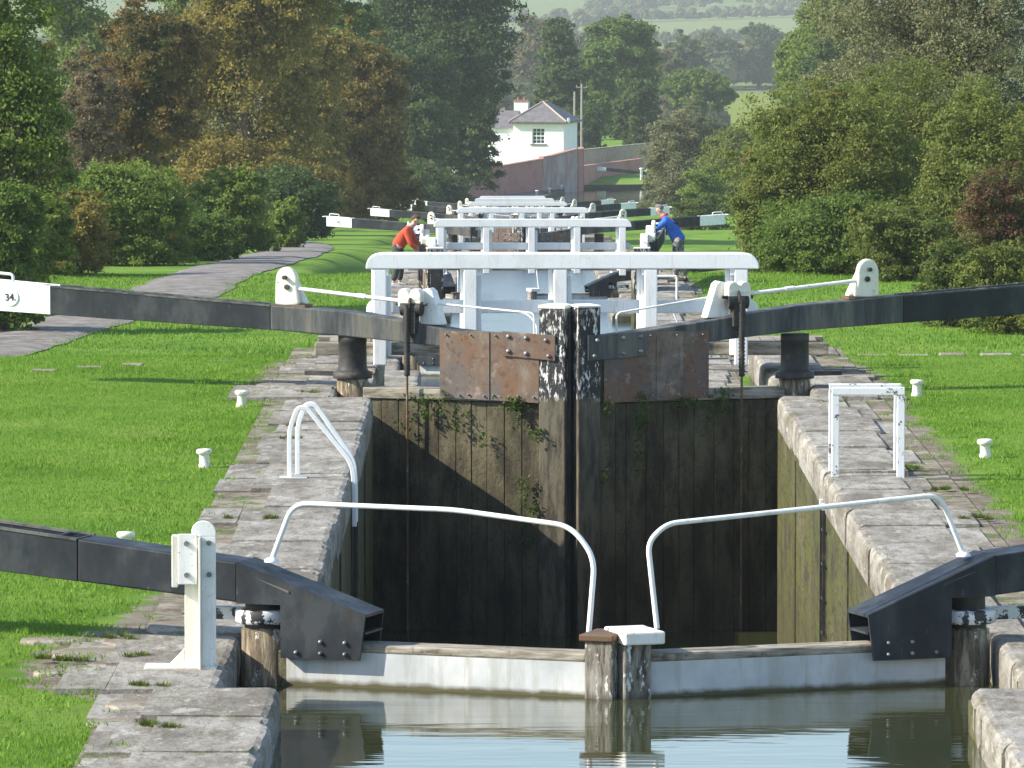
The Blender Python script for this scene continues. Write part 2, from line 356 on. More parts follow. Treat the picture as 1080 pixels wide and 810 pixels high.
def bend(pts, r=.12, n=6):
    """rounds the corners of a polyline"""
    P = [Vector(p) for p in pts]; out = [P[0]]
    for i in range(1, len(P) - 1):
        a, b, c = P[i - 1], P[i], P[i + 1]; d = min(r, (a - b).length * .45, (c - b).length * .45)
        p, q = b + (a - b).normalized() * d, b + (c - b).normalized() * d
        for k in range(n + 1):
            t = k / n; out.append(p * (1 - t) ** 2 + b * 2 * t * (1 - t) + q * t * t)
    out.append(P[-1]); return [tuple(p) for p in out]

# ------------------------------------------------------------------ terrain
def sstep(a, b, x):
    t = np.clip((x - a) / (b - a), 0, 1); return t * t * (3 - 2 * t)
def xl(Y): return np.interp(Y, [0, 384, 440, 466, 480, 484.6, 486.6, 488, 504, 9000], [-3, -3, -.6, 3.0, 4.6, 5.5, 11.0, 13.5, 13.5, 13.5])
def xr(Y): return np.interp(Y, [0, 384, 440, 466, 501, 502.5, 504, 9000], [3, 3, 10., 13, 13.4, 13.6, 13.6, 13.6])
def gz(X, Y):
    X = np.asarray(X, float); Y = np.asarray(Y, float)
    z = np.zeros(np.broadcast(X, Y).shape)
    L = 12 + 24 * sstep(-4.5, -7.5, X) + 10 * sstep(6, 12, X)
    for k in range(-1, 6):
        s0 = 66 + 62 * k; z = z - 2.44 * sstep(s0, s0 + L, Y)
    z = z + 2.44                                                  # terrace of the lock in front is z = 0
    z = z - 11.5 * sstep(560, 1050, Y) + 14 * sstep(2000, 3600, Y) + 70 * sstep(3600, 6000, Y)
    zl = np.interp(Y, [-60, 4, 5, 66, 101, 120, 130, 140, 165, 186, 248, 310, 384, 9000], [2.44, 2.44, 0, 0, -2.42, -2.46, -2.58, -2.92, -3.88, -4.76, -7.3, -9.8, -14.64, -14.64])
    wl = sstep(-3.1, -5.5, X) * (Y < 384)
    z = z * (1 - wl) + zl * wl
    near = 1 - sstep(420, 560, Y)
    z = z + near * (1.6 * sstep(-9.5, -20, X) + 1.2 * sstep(9, 20, X)) * sstep(60, 75, Y)
    a = np.maximum(xl(Y) - X, X - xr(Y))
    z = z + sstep(.6, 4, a) * (1 - .7 * sstep(60, 70, Y)) * (.025 * np.sin(X * 1.3 + Y * .31) + .02 * np.sin(X * .7 - Y * .5)) + sstep(30, 200, a) * sstep(600, 900, Y) * 2.5 * np.sin(X * .004 + Y * .003)
    return z - .05
def bare_l(Y): return np.interp(Y, [0, 34, 35.6, 36.2, 38, 40, 42, 46, 58, 59.5, 60.5, 65, 66.5, 68], [2.95, 2.95, 3.1, 3.75, 3.8, 3.35, 3.1, 3.0, 3.0, 3.2, 3.5, 3.3, 3.0, 2.9])
def bare_r(Y): return np.interp(Y, [0, 34, 36, 40, 46, 58, 60, 63, 66, 68], [2.95, 3.0, 3.5, 3.6, 3.36, 3.34, 3.4, 3.35, 3.1, 2.9])
def bareness(X, Y):
    """1 on the worn stone apron, 0 on the lawn, .5 at the edge (repeats from lock to lock)"""
    k = np.floor((Y - 4.) / 62.); Yl = np.where((k >= 0) & (k < 6), Y - 62 * k, Y)
    lim = np.where(X < 0, bare_l(Yl), bare_r(Yl)); d = np.abs(X) - lim
    b = np.clip(.5 - d / .7, 0, 1)
    b = np.where((Yl > 68.5) | (Yl < 30), np.clip(b - .5, 0, 1), b)
    return np.where(Y > 380, 0, b)

def make_ground():
    rows = np.unique(np.concatenate([np.arange(2, 70, .4), np.arange(70, 190, 1.), np.arange(190, 384, 2.), np.arange(384, 520, 2.), [484.6, 486.6, 488, 504], np.arange(520, 800, 10), np.geomspace(800, 5200, 45)]))
    offs = np.unique(np.concatenate([np.arange(0, 3, .2), np.arange(3, 9, .5), np.arange(9, 22, 1.), np.geomspace(22, 2600, 34)]))
    V = []; bz = []
    nL = len(offs)
    for Y in rows:
        a, b = float(xl(Y)), float(xr(Y))
        for o in offs[::-1]: V.append((a - o, Y))
        V.append((a + .02, Y)); V.append((b - .02, Y))
        for o in offs: V.append((b + o, Y))
    V = np.array(V); Z = gz(V[:, 0], V[:, 1]); n = 2 * nL + 2
    Z = Z.reshape(len(rows), n)
    for i, Y in enumerate(rows):
        if Y < 487:
            dz = 6.0 if Y < 384 else 2.0
            Z[i, nL:nL + 2] = min(Z[i, nL - 1], Z[i, nL + 2]) - dz
    V3 = np.column_stack([V, Z.ravel()])
    ii, jj = np.meshgrid(np.arange(len(rows) - 1), np.arange(n - 1), indexing='ij'); ii = ii.ravel(); jj = jj.ravel()
    F = np.column_stack([ii * n + jj, ii * n + jj + 1, (ii + 1) * n + jj + 1, (ii + 1) * n + jj])
    o = npmesh('ground', V3, F, 'ground', smooth=False)
    sm = np.ones(len(F), bool); sm[(jj >= nL - 1) & (jj <= nL + 1)] = False
    o.data.polygons.foreach_set('use_smooth', sm)
    at = o.data.attributes.new('bare', 'FLOAT', 'POINT')
    at.data.foreach_set('value', bareness(V[:, 0], V[:, 1]).astype(np.float32)); tag(o, kind='structure')
    return o
make_ground()

def ribbon(name, pts, mat, lift=.06, sub=5):
    """strip draped on the ground: pts are (xa, ya, xb, yb) pairs of edge points"""
    P = np.array(pts, float); t = np.arange(len(P)); tt = np.linspace(0, len(P) - 1, (len(P) - 1) * 14 + 1)
    E = np.column_stack([np.interp(tt, t, P[:, i]) for i in range(4)]); V = []
    rg = np.random.default_rng(3)
    for e in E:
        for s in range(sub + 1):
            f = s / sub; w = 0.045 * rg.standard_normal() if s in (0, sub) else 0
            x = e[0] * (1 - f) + e[2] * f + w; y = e[1] * (1 - f) + e[3] * f
            V.append((x, y, float(gz(x, y)) + lift * (1 if 0 < s < sub else .3)))
    n = sub + 1; F = [(i * n + j, i * n + j + 1, (i + 1) * n + j + 1, (i + 1) * n + j) for i in range(len(E) - 1) for j in range(sub)]
    o = npmesh(name, np.array(V), np.array(F), mat, smooth=True); tag(o, kind='structure'); return o
ribbon('towpath', [(-12.0, 60, -9.4, 60), (-11.2, 88, -9.15, 88), (-10.7, 101, -9.05, 101), (-9.6, 112, -7.7, 112), (-8.5, 121, -6.5, 121), (-8.0, 140, -5.95, 140), (-7.75, 160, -5.75, 160),
                   (-7.8, 180, -5.9, 180), (-8.6, 197, -6.6, 197), (-10.6, 214, -8.6, 216), (-14, 228, -12, 231), (-19, 240, -17, 244)], 'path')
ribbon('lane', [(-8.5, 455, -2, 452), (-4, 464, 1.0, 459), (1.2, 473, 2.6, 469.5), (3.4, 478.5, 4.0, 477)], 'path', .05)

# ------------------------------------------------------------------ water
def make_water():
    bodies = [(2, 38.1, -.27), (38.1, 60.6, -2.5)]
    for k in range(0, 6):
        z = -.27 + STEP_Z * (k + 1); y0 = 60.6 + 62 * k; y1 = 38.1 + 62 * (k + 1)
        if k + 1 == 1: bodies.append((y0, y1, z)); bodies.append((y1, 60.6 + 62, z - 2.44))
        elif k + 1 == 2: bodies.append((y0, 60.6 + 124, z))
        elif k + 1 < 6: bodies.append((y0, y1, z)); bodies.append((y1, y1 + 22.5, z - 1.2))
    bodies = [b for b in bodies]
    for y0, y1, z in bodies:
        m = MB(); m.add([(-3.01, y0, z), (3.01, y0, z), (3.01, y1, z), (-3.01, y1, z)], [(0, 1, 2, 3)])
        tag(m.build('water', 'water' if y0 < 60 else 'ripple'), kind='structure')
    m = MB(); z = -.27 - 14.64
    m.add([(-3.01, 370.6, z), (3.01, 370.6, z), (3.01, 384, z), (10.1, 440, z), (14, 470, z), (14, 489, z), (-1, 489, z), (-3.01, 384, z)], [tuple(range(8))])
    tag(m.build('water', 'water'), kind='structure')
make_water()

# ------------------------------------------------------------------ lock walls
def lock_wall(s, k, label, rec_low=59.6, seed=1, detail=True):
    """masonry side wall of one lock with recesses for its gates; s = -1 towpath side, 1 hedge side"""
    rg = random.Random(seed)
    oy, oz = STEP_Y * k, STEP_Z * k
    root = tag(empty('lock_wall', (0, oy, oz)), label, 'lock wall', 'side walls of the locks')
    segs = [(29.0, 35.85, 2.12), (35.85, 38.75, 2.5), (38.75, rec_low, 2.06), (rec_low, 61.35, 2.45), (61.35, 67.5, 2.1)]
    out = 3.14
    prof = [(s * out, segs[0][0])]
    for y0, y1, x in segs: prof += [(s * x, y0), (s * x, y1)]
    prof.append((s * out, segs[-1][1]))
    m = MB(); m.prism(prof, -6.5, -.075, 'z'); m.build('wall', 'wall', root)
    m = MB(); m.prism([(px + s * (.03 if abs(px) < 3 else .0), py) for px, py in prof], -.072, -.038, 'z'); m.build('earth_fill', 'earth', root)
    if detail:                                                    # vertical guide rebates in the chamber face
        for y in (43.6, 47.3, 50.95, 55.8): g = MB(); g.box(*sorted((s * 2.045, s * 2.07)), y, y + .022, -5, -.33); g.build('joint_strip', 'slime', root)
    c = MB()
    for y0, y1, x in segs:
        n = max(1, round((y1 - y0) / 1.45)); ys = [y0 + (y1 - y0) * (i + (rg.uniform(-.22, .22) if 0 < i < n else 0)) / n for i in range(n + 1)]
        for a, b in zip(ys, ys[1:]):
            w = rg.uniform(.62, .82); h = rg.uniform(-.010, .010); e = x - .018 + rg.uniform(-.012, .012); t1, t2 = rg.uniform(-.008, .008), rg.uniform(-.008, .008)
            pr = [(e + .012, -.32), (e, -.19), (e + .001, -.075), (e + .008, -.030), (e + .026, -.008), (e + .065, 0), (e + w * .5, 0), (e + w, 0), (e + w, -.32)]
            N = len(pr); nsec = max(2, int((b - a) / (.13 if detail else .5))); q = []; fs = []
            for i in range(nsec + 1):                              # worn, chipped arris
                f = i / nsec; yy = a + .006 + (b - a - .012) * f; ch = rg.uniform(-.006, .010) + (.03 * rg.random() if rg.random() < .12 else 0) + (.012 if i in (0, nsec) else 0)
                for j, (px, pz) in enumerate(pr):
                    zz = pz + (h + t1 * (1 - f) + t2 * f if pz > -.1 else 0) - (ch * .6 if j in (3, 4) else rg.uniform(-.004, .004) if j in (5, 6, 7) else 0)
                    q.append((s * (px + (ch if j in (1, 2, 3, 4) else ch * .5 if j == 5 else 0)), yy, zz))
            fs = [tuple(range(N)), tuple(nsec * N + i for i in range(N - 1, -1, -1))] + [(k2 * N + i, (k2 + 1) * N + i, (k2 + 1) * N + (i + 1) % N, k2 * N + (i + 1) % N) for k2 in range(nsec) for i in range(N)]
            c.add(q, fs, False)
            if detail and rg.random() < .75:
                a2, b2 = a + rg.uniform(.0, .2), b - rg.uniform(.0, .2); e2 = e + w + .006
                c.box(*sorted((s * e2, s * (e2 + rg.uniform(.15, .38)))), a2, b2, -.30, -.022 + rg.uniform(-.012, .012))
    c.build('coping', 'coping', root)
    return root
lock_wall(-1, 0, 'shaded stone side wall of the empty lock chamber, below the sloping white ladder rails', seed=3)
lock_wall(1, 0, 'sunlit mossy stone side wall of the empty lock chamber, below the square white ladder frame', seed=5)
for k in range(1, 6):
    nm = ['', 'second', 'third', 'fourth', 'fifth', 'sixth'][k]
    for s, sd in ((-1, 'towpath'), (1, 'hedge')):
        lock_wall(s, k, 'stone wall of the %s lock down the flight, on the %s bank' % (nm, sd), 58.2 if k == 1 else 59.6, 10 + k * 2 + s, k < 3)

# ------------------------------------------------------------------ gates
TH = math.atan2(.8, 2.3)
def U(X): return (X + 2.3) / .944                                 # distance from the heel along a closed leaf
def bolts(pts, y, r, sx, name, parent):
    for u, z in pts:
        m = MB(sx); m.tube([(u, y, z), (u, y - .018, z), (u, y - .022, z)], [r, r * .85, r * .3], 8); m.build(name, 'bolt', parent)

def beam_parts(root, sx, prof_top, prof_bot, y0, y1, inner_to, u_white, u_end, handle=True, inner_mat='dull'):
    """hollow steel balance beam: solid inner length, open-topped outer length with straps, white tip"""
    top = lambda u: float(np.interp(-u, [-p[0] for p in prof_top], [p[1] for p in prof_top]))
    bot = lambda u: float(np.interp(-u, [-p[0] for p in prof_bot], [p[1] for p in prof_bot]))
    def side(m, ua, ub, ya, yb, dt=0., db=None):
        us = [ua] + [p[0] for p in prof_top if ub < p[0] < ua] + [ub]
        pr = [(u, top(u) - dt) for u in us] + [(u, (bot(u) if db is None else top(u) - db)) for u in us[::-1]]
        m.prism(pr, ya, yb, 'y')
    m = MB(sx); side(m, prof_top[0][0], inner_to, y0, y1); m.build('beam_arm', inner_mat, root, .012)
    for nm, ua, ub, mt in (('balance_beam', inner_to, u_white, 'black'), ('beam_tip', u_white, u_end, 'white')):
        m = MB(sx); e = .001 if nm == 'balance_beam' else 0
        side(m, ua - .003, ub, y0 + e, y0 + .022 + e); side(m, ua - .003, ub, y1 - .022 - e, y1 - e); side(m, ua - .003, ub, y0 + .024, y1 - .024, .11)
        us = ua
        while us - .82 > ub - .1:
            a = us - .82 if us < ua - .1 else us - .02
            us = a
            m.prism([(a, top(a) - .004), (a - .07, top(a - .07) - .004), (a - .07, top(a - .07) - .03), (a, top(a) - .03)], y0 + .024, y1 - .024, 'y')
        if nm == 'beam_tip':
            m.prism([(ub + .02, top(ub)), (ub, top(ub)), (ub, bot(ub)), (ub + .02, bot(ub))], y0 + .024, y1 - .024, 'y')
        m.build(nm, mt, root, .004, 1)
        g = MB(sx); side(g, ua - .006, ub, y0 - .006, y0 + .03, -.005, .012); side(g, ua - .006, ub, y1 - .03, y1 + .006, -.005, .012)
        if nm == 'balance_beam': g.build('beam_lip', 'collar', root) if False else g.build('beam_lip', 'dull', root)
    if handle:
        a, b = u_end + .1, u_end + .42; ym = y0 + .03
        h = MB(sx); h.tube(bend([(a, ym, top(a) - .02), (a, ym, top(a) + .085), (b, ym, top(b) + .085), (b, ym, top(b) - .02)], .04), .016, 8); h.build('handle', 'white', root)
    return top, bot

def upper_gate(side, k, label, group='upper gates of the locks', turn=0.):
    """head gate of a lock, standing low over full water: grey sheet face, posts, bolted bracket, balance beam, hand rail"""
    sx = 1 if side < 0 else -1
    root = tag(empty('lock_gate', (side * 2.3, 38.35 + STEP_Y * k, STEP_Z * k), sx * (-TH + turn)), label, 'lock gate', group)
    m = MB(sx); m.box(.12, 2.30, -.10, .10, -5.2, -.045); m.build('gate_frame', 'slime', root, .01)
    m = MB(sx); m.box(.2, 2.26, -.125, -.102, -2.4, -.03); m.build('sheet_panel', 'galv', root)
    m = MB(sx); m.box(.62, 2.26, -.13, .12, -.043, 0.012); m.build('top_plank', 'timber', root, .012)
    m = MB(sx); m.lathe([(.155, -5.2), (.155, .075), (.13, .09)]); m.build('heel_post', 'heel', root)
    m = MB(sx); m.lathe([(.135, .09), (.125, .30)]); m.build('heel_neck', 'iron', root)
    m = MB(sx); m.lathe([(.185, .12), (.195, .13), (.195, .20), (.185, .21), (.15, .212)]); m.box(-.5, -.12, .02, .10, .125, .205); m.build('collar', 'collar', root)
    m = MB(sx); u1 = 2.455 if side < 0 else 2.455
    m.box(2.265, u1, -.17, .15, -5.2, .10 if side < 0 else .08); m.build('mitre_post', 'mitre', root, .012)
    m = MB(sx)
    if side < 0: m.box(2.235, 2.465, -.19, .17, .10, .145); m.build('post_cap', 'rustrod', root, .008)
    else: m.box(2.19, 2.465, -.22, .18, .082, .165); m.build('post_cap', 'capwhite', root, .012)
    # bracket: two side plates, sloping top and a middle plate, open at the tip
    ht = .53 if side < 0 else .575
    prof = [(.78, .215), (-.12, ht), (-.12, ht - .27), (.19, ht - .27), (.19, -.085), (.74, -.085)]
    m = MB(sx)
    for ya, yb in ((-.205, -.19), (.135, .15)): m.prism(prof, ya, yb, 'y')
    m.prism([(.78, .217), (-.12, ht + .002), (-.12, ht - .018), (.78, .197)], -.188, .133, 'y')
    m.prism([(.775, .10), (.2, .12), (.2, .105), (.775, .085)], -.188, .133, 'y')
    m.prism([(-.1, ht - .25), (.19, ht - .25), (.19, ht - .27), (-.1, ht - .27)], -.188, .133, 'y')
    m.prism([(.19, ht - .27), (.205, ht - .27), (.205, -.085), (.19, -.085)], -.188, .133, 'y')
    br = m.build('beam_bracket', 'black', root)
    w = MB(sx); w.prism([(.02, .43 + ht - .53), (-.28 + .3, .43 + ht - .53), (.25, .34 + ht - .53), (.25, .355 + ht - .53)], -.212, -.2, 'y'); 
    w.build('weld_seam', 'dull', br)
    bolts([(u, z) for u in (.30, .47, .64) for z in (-.045,)] + [(u, .03) for u in (.47, .64)], -.205, .014, sx, 'bolt', br)
    top, bot = beam_parts(root, sx, [(-.121, ht - .004), (-1.84, ht + .175), (-4.2, ht + .40)], [(-.121, ht - .265), (-1.84, ht - .115), (-4.2, ht + .10)], -.19, .13, -1.25, -3.35, -4.2, inner_mat='black')
    if side < 0: R_ = [(.05, 0, .53), (.2, 0, .91), (1.32, 0, .90), (2.12, 0, .82), (2.28, 0, .62), (2.24, 0, .14)]
    else: R_ = [(.02, 0, .565), (.19, 0, .965), (2.10, 0, .835), (2.23, 0, .72), (2.165, 0, .16)]
    m = MB(sx); m.tube(bend(R_, .11), .0175, 10); m.lathe([(.05, .0), (.05, .012), (.028, .03)], (R_[0][0], 0, R_[0][2] - .012), 10); m.build('hand_rail', 'whitew' if side > 0 else 'white', root)
    return root

def lower_gate(side, k, label, turn=0., group='lower gates of the locks', deep=5.3, weeds=True):
    """tall tail gate: slimy planking, flaking mitre post, rusty plates, paddle gear, heel casting, balance beam"""
    sx = 1 if side < 0 else -1; L = side < 0
    root = tag(empty('lock_gate', (side * 2.3, 61.0 + STEP_Y * k, STEP_Z * k), sx * (-TH + turn)), label, 'lock gate', group)
    rg = random.Random(5 if L else 6)
    m = MB(sx); u = .15
    uM = 2.10 if L else 2.04
    while u < uM - .04:
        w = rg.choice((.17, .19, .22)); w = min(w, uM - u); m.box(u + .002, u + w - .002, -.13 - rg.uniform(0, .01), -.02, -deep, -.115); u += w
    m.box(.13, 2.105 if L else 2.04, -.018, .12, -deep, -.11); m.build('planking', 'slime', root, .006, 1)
    m = MB(sx); m.box(.17, 2.045, -.16, .15, -.108, .005); m.build('top_rail', 'timber', root, .012)
    m = MB(sx); m.lathe([(.165, -deep), (.165, .075), (.15, .085)]); m.build('heel_post', 'heel', root)
    m = MB(sx); m.lathe([(.20, .086), (.205, .095), (.205, .15), (.165, .165), (.15, .20), (.145, .46), (.15, .465), (.15, .545), (.14, .55)], n=24); m.box(-.55, -.16, .04, .12, .10, .145)
    m.build('heel_casting', 'iron', root)
    u0, u1 = (2.11, 2.395) if L else (2.22, 2.465)
    m = MB(sx); m.box(u0, u1, -.19, .14, -deep, .86 if L else .875); m.build('mitre_post', 'peel' if L else 'peel2', root, .012)
    m = MB(sx); m.box(u0 - .006, u1 + .006, -.196, .146, (.86 if L else .875) + .001, .90); m.build('post_cap', 'capwhite' if L else 'whitew', root, .008)
    if L: m = MB(sx); m.box(2.397, 2.43, -.12, .10, -deep, .82); m.build('mitre_seal', 'iron', root)
    else: m = MB(sx); m.box(2.045, 2.218, -.15, .12, -deep, .56); m.build('post_back', 'slime', root)
    # plates under the beam
    a0 = 1.03; e = (u0 if L else 2.18) - .002; n = 4; xs = [a0 + (e - a0) * i / n for i in range(n + 1)]
    for i in range(n):
        m = MB(sx); d = .009 * (i % 2); zt = .615 if i < 3 else .60
        m.prism([(xs[i], zt), (xs[i + 1] + .004, zt - .008), (xs[i + 1] + .004, -.085 - .008 * i), (xs[i], -.075 - .008 * i)], -.185 - d, -.175 - d, 'y')
        p = m.build('rusty_plate', 'rust' if L else 'rustd', root)
        bolts([(xs[i] + .05, -.04), (xs[i + 1] - .05, -.05), (xs[i] + .07, zt - .04)], -.186 - d, .011, sx, 'rivet', p)
    ua = 1.72; m = MB(sx); m.prism([(ua, .625), (u1 - .1, .59), (u1 - .1, .33), (ua, .37)], -.212, -.197, 'y'); sp = m.build('strap_plate', 'dull' if not L else 'rustd', root, .004)
    bolts([(ua + .07, .57), (ua + .07, .42), (ua + .26, .56), (ua + .26, .40), (u1 - .2, .54), (u1 - .17, .38)], -.212, .024, sx, 'bolt', sp)
    # balance beam
    tp = [(2.04, .545), (1.13, .625), (0, .79), (-.75, .83), (-3.34, .99), (-4.2, 1.05)] if L else [(2.16, .575), (1.3, .68), (0, .85), (-.8, .91), (-3.34, 1.06), (-4.2, 1.11)]
    bt = [(2.04, .33), (1.13, .44), (0, .53), (-.75, .575), (-3.34, .69), (-4.2, .73)] if L else [(2.16, .36), (1.3, .47), (0, .59), (-.8, .63), (-3.34, .75), (-4.2, .79)]
    top, bot = beam_parts(root, sx, tp, bt, -.17, .12, -.85 if L else -1.15, -3.34, -4.2)
    # windlass pedestal and paddle gear on the beam, joined by a shaft
    ua = -.70 if L else -.78; za = top(ua)
    m = MB(sx); pr = [(ua - .12, za + .02), (ua - .115, za + .24)] + [(ua + .005 + .12 * math.cos(t), za + .27 + .14 * math.sin(t)) for t in np.linspace(R(170), R(-15), 12)] + [(ua + .15, za + .02), (ua + .0, za - .005)]
    m.prism([(u_, z_) for u_, z_ in pr], -.12, -.04, 'y'); m.prism([(ua - .06, za + .02), (ua - .04, za + .3), (ua + .06, za + .3), (ua + .2, za + .02)], -.04, .08, 'y')
    pw = m.build('windlass_pedestal', 'cream', root, .02)
    m = MB(sx); m.tube([(ua, -.12, za + .30), (ua, -.17, za + .30)], .022, 8); m.tube([(ua + .02, -.12, za + .2), (ua + .02, -.14, za + .2)], .03, 8); m.build('spindle', 'iron', pw)
    m = MB(sx); m.box(ua - .17, ua + .22, -.13, .1, za - .01, za + .018); m.build('base_plate', 'rustrod', pw)
    ub = .745 if L else .74; zb = top(ub)
    m = MB(sx); pr = [(ub + .02, zb - .02), (ub + .02, zb + .34), (ub + .12, zb + .36), (ub + .16, zb + .33), (ub + .27, zb - .02)]; m.prism(pr, -.06, .10, 'y')
    pg = m.build('paddle_gear', 'whitew', root, .012)
    m = MB(sx)
    for da in (-.13, .0):
        pr = [(ub + da - .04, zb + .17), (ub + da - .04, zb + .28)] + [(ub + da + .02 + .06 * math.cos(t), zb + .30 + .06 * math.sin(t)) for t in np.linspace(R(180), 0, 8)] + [(ub + da + .08, zb + .17)]
        m.prism(pr, -.20, -.06, 'y')
    m.tube([(ub - .15, -.13, zb + .26), (ub + .06, -.13, zb + .26)], .075, 14); m.build('gear_housing', 'cream', pg, .01)
    m = MB(sx); m.tube([(ub - .14, -.16, zb + .15), (ub + .08, -.16, zb + .15)], .075, 12); m.tube([(ub - .04, -.16, zb + .18), (ub - .02, -.16, zb + .18)], .10, 14); m.box(ub - .1, ub + .03, -.23, -.10, zb - .1, zb + .12); m.tube([(ub - .2, -.17, zb + .2), (ub + .14, -.17, zb + .2)], .018, 8); m.build('cog', 'iron', pg)
    ur = ub - .055; m = MB(sx); pts = []; rs = []
    z = zb + .2; i = 0
    while z > .13: pts.append((ur, -.235, z)); rs.append(.028 if i % 2 else .038); z -= .02; i += 1
    m.tube(pts, rs, 8); m.build('rack', 'iron', pg)
    m = MB(sx); m.tube([(ur, -.235, .14), (ur, -.225, -4.6)], .013, 8); m.build('paddle_rod', 'rustrod', pg)
    m = MB(sx); a, b = Vector((ua + .05, -.08, za + .19)), Vector((ub - .15, -.12, zb + .225)); m.tube([tuple(a), tuple(b)], .021, 10)
    c1, c2 = a.lerp(b, .60), a.lerp(b, .67); m.tube([tuple(c1), tuple(c2)], .028, 10); m.build('drive_shaft', 'whitew' if not L else 'white', root)
    zr = top(u0) ; m = MB(sx); m.tube(bend([(ub + .15, .02, zb + .2), (u0 - .12 if L else u0 - .25, .02, .80), (u0 - .12 if L else u0 - .25, .02, .55)], .05, 4), .011, 8); m.build('hand_rail', 'whitew', root)
    return root

upper_gate(-1, 0, 'low gate leaf with sunlit pale grey sheet face and rust brown capped end post')
upper_gate(1, 0, 'low gate leaf with bluish shaded sheet face and thick white cap on its post')
g34 = lower_gate(-1, 0, 'tall slimy gate leaf with copper brown plates and a black balance beam numbered 34')
lower_gate(1, 0, 'tall slimy gate leaf with dark rusty plates, its black beam toward the hedge')
tp = kids(g34)
num = MB(); num.tube([(-3.80, -.17, .865), (-3.80, -.182, .865)], .092, 28); nd = num.build('number_plate', 'white', g34, .004)
tx = bpy.data.curves.new('number_text', 'FONT'); tx.body = '34.'; tx.size = .105; tx.extrude = .002; tx.align_x = 'CENTER'; tx.align_y = 'CENTER'; tx.offset = .0016
def text_mesh(cu):
    o = bpy.data.objects.new('number_text', cu); col.objects.link(o); dg = bpy.context.evaluated_depsgraph_get(); dg.update(); me = bpy.data.meshes.new_from_object(o.evaluated_get(dg)); bpy.data.objects.remove(o); me.materials.clear(); me.materials.append(M['ink']); q = bpy.data.objects.new('number_text', me); col.objects.link(q); return q
to = text_mesh(tx); to.parent = nd; to.location = (-3.795, -.185, .863); to.rotation_euler = (R(90), R(-3), 0);

upper_gate(-1, 1, 'closed grey head gate leaf glimpsed under the widest white bridge, towpath side')
upper_gate(1, 1, 'closed grey head gate leaf glimpsed under the widest white bridge, hedge side')
upper_gate(-1, 2, 'head gate leaf of the third lock, swung open against the towpath side wall', turn=R(-62))
upper_gate(1, 2, 'grey head gate leaf with black wedge bracket standing closed alone in the third lock')
og = lower_gate(-1, 1, 'opened gate leaf beside the person in red, its white beam tip end on', turn=R(-66))
og2 = lower_gate(1, 1, 'opened gate leaf beside the person in blue, its white beam tip end on', turn=R(-66))
nth = ['', 'first', 'second', 'third', 'fourth', 'fifth', 'sixth']
for k in range(2, 6):
    for s, sd in ((-1, 'towpath'), (1, 'hedge')):
        src = lower_gate(s, 2, '', group='lower gates of the locks') if k == 2 else copy_tree(protos[s])
        if k == 2:
            if s < 0: protos = {}
            protos[s] = src
        src.location = (s * 2.3, 61 + 62 * k, STEP_Z * k)
        src['label'] = 'closed gate leaf of the %s lock, white tipped black beam on the %s side' % (nth[k + 1], sd)
g3 = protos[-1]
num = MB(); num.tube([(-3.80, -.17, .865), (-3.80, -.182, .865)], .092, 28); nd = num.build('number_plate', 'white', g3, .004)
tx2 = tx.copy(); tx2.body = '32'; to2 = text_mesh(tx2); to2.parent = nd; to2.location = to.location; to2.rotation_euler = to.rotation_euler

# ------------------------------------------------------------------ foot bridges
def footbridge(k, label):
    root = tag(empty('footbridge', (0, 62.8 + STEP_Y * k, STEP_Z * k)), label, 'footbridge', 'white railed footbridges over the lock tails')
    for y in (0, 1.02): m = MB(); m.box(-2.75, 2.75, y, y + .18, .20, .335); m.build('deck_beam', 'timber', root, .01)
    d = MB(); x = -2.6
    while x < 2.55: d.box(x, x + .14, .19, 1.01, .30, .34); x += .15
    d.build('deck', 'timber', root)
    for y in (-.02, 1.22):
        s = -1 if y < 0 else 1
        ya, yb = (y - .055, y) if s < 0 else (y, y + .055)
        for nm, z0, z1, r in (('top_rail', 1.13, 1.30, .15), ('mid_rail', .645, .79, .10)):
            a0, a1 = -2.2, 2.0
            z0, z1 = (z0, z1) if s < 0 else (z0 - .06, z1 - .06)
            pr = [(a0, z0), (a1, z0)] + [(a1 - r + r * math.cos(t), z1 - r + r * math.sin(t)) for t in np.linspace(0, R(90), 7)] + [(a0 + r - r * math.sin(t), z1 - r + r * math.cos(t)) for t in np.linspace(0, R(90), 7)]
            if nm == 'top_rail': m = MB(); m.prism(pr, ya - .05, yb + .04, 'y')
            else: m = MB(); m.prism(pr, *((yb + .11, yb + .15) if s < 0 else (ya - .15, ya - .11)), 'y')
            m.build(nm, 'white', root, .012)
        for i in range(5):
            x = -2.05 + i * .965
            m = MB(); m.box(x - .07, x + .07, *((ya - .045, yb + .03) if s < 0 else (ya - .03, yb + .045)), .10 if i in (0, 4) else .14, 1.128 if s < 0 else 1.068); m.box(x + .072, x + .12, yb - .02, yb + .10, .2, 1.06) if s < 0 and i < 3 else m.box(x - .12, x - .072, yb - .02, yb + .10, .2, 1.06)
            m.build('post', 'white', root, .01)
    return root
fb = footbridge(0, 'first white railed footbridge, the widest, just behind the gate numbered 34')
for k in range(1, 6):
    c = copy_tree(fb); c.location = (0, 62.8 + STEP_Y * k, STEP_Z * k)
    c['label'] = ['', 'second white railed footbridge, between the two people', 'third white railed footbridge down the flight', 'fourth white railed footbridge down the flight', 'fifth white railed footbridge, next to last in the row', 'sixth white railed footbridge, last and smallest in the row'][k]

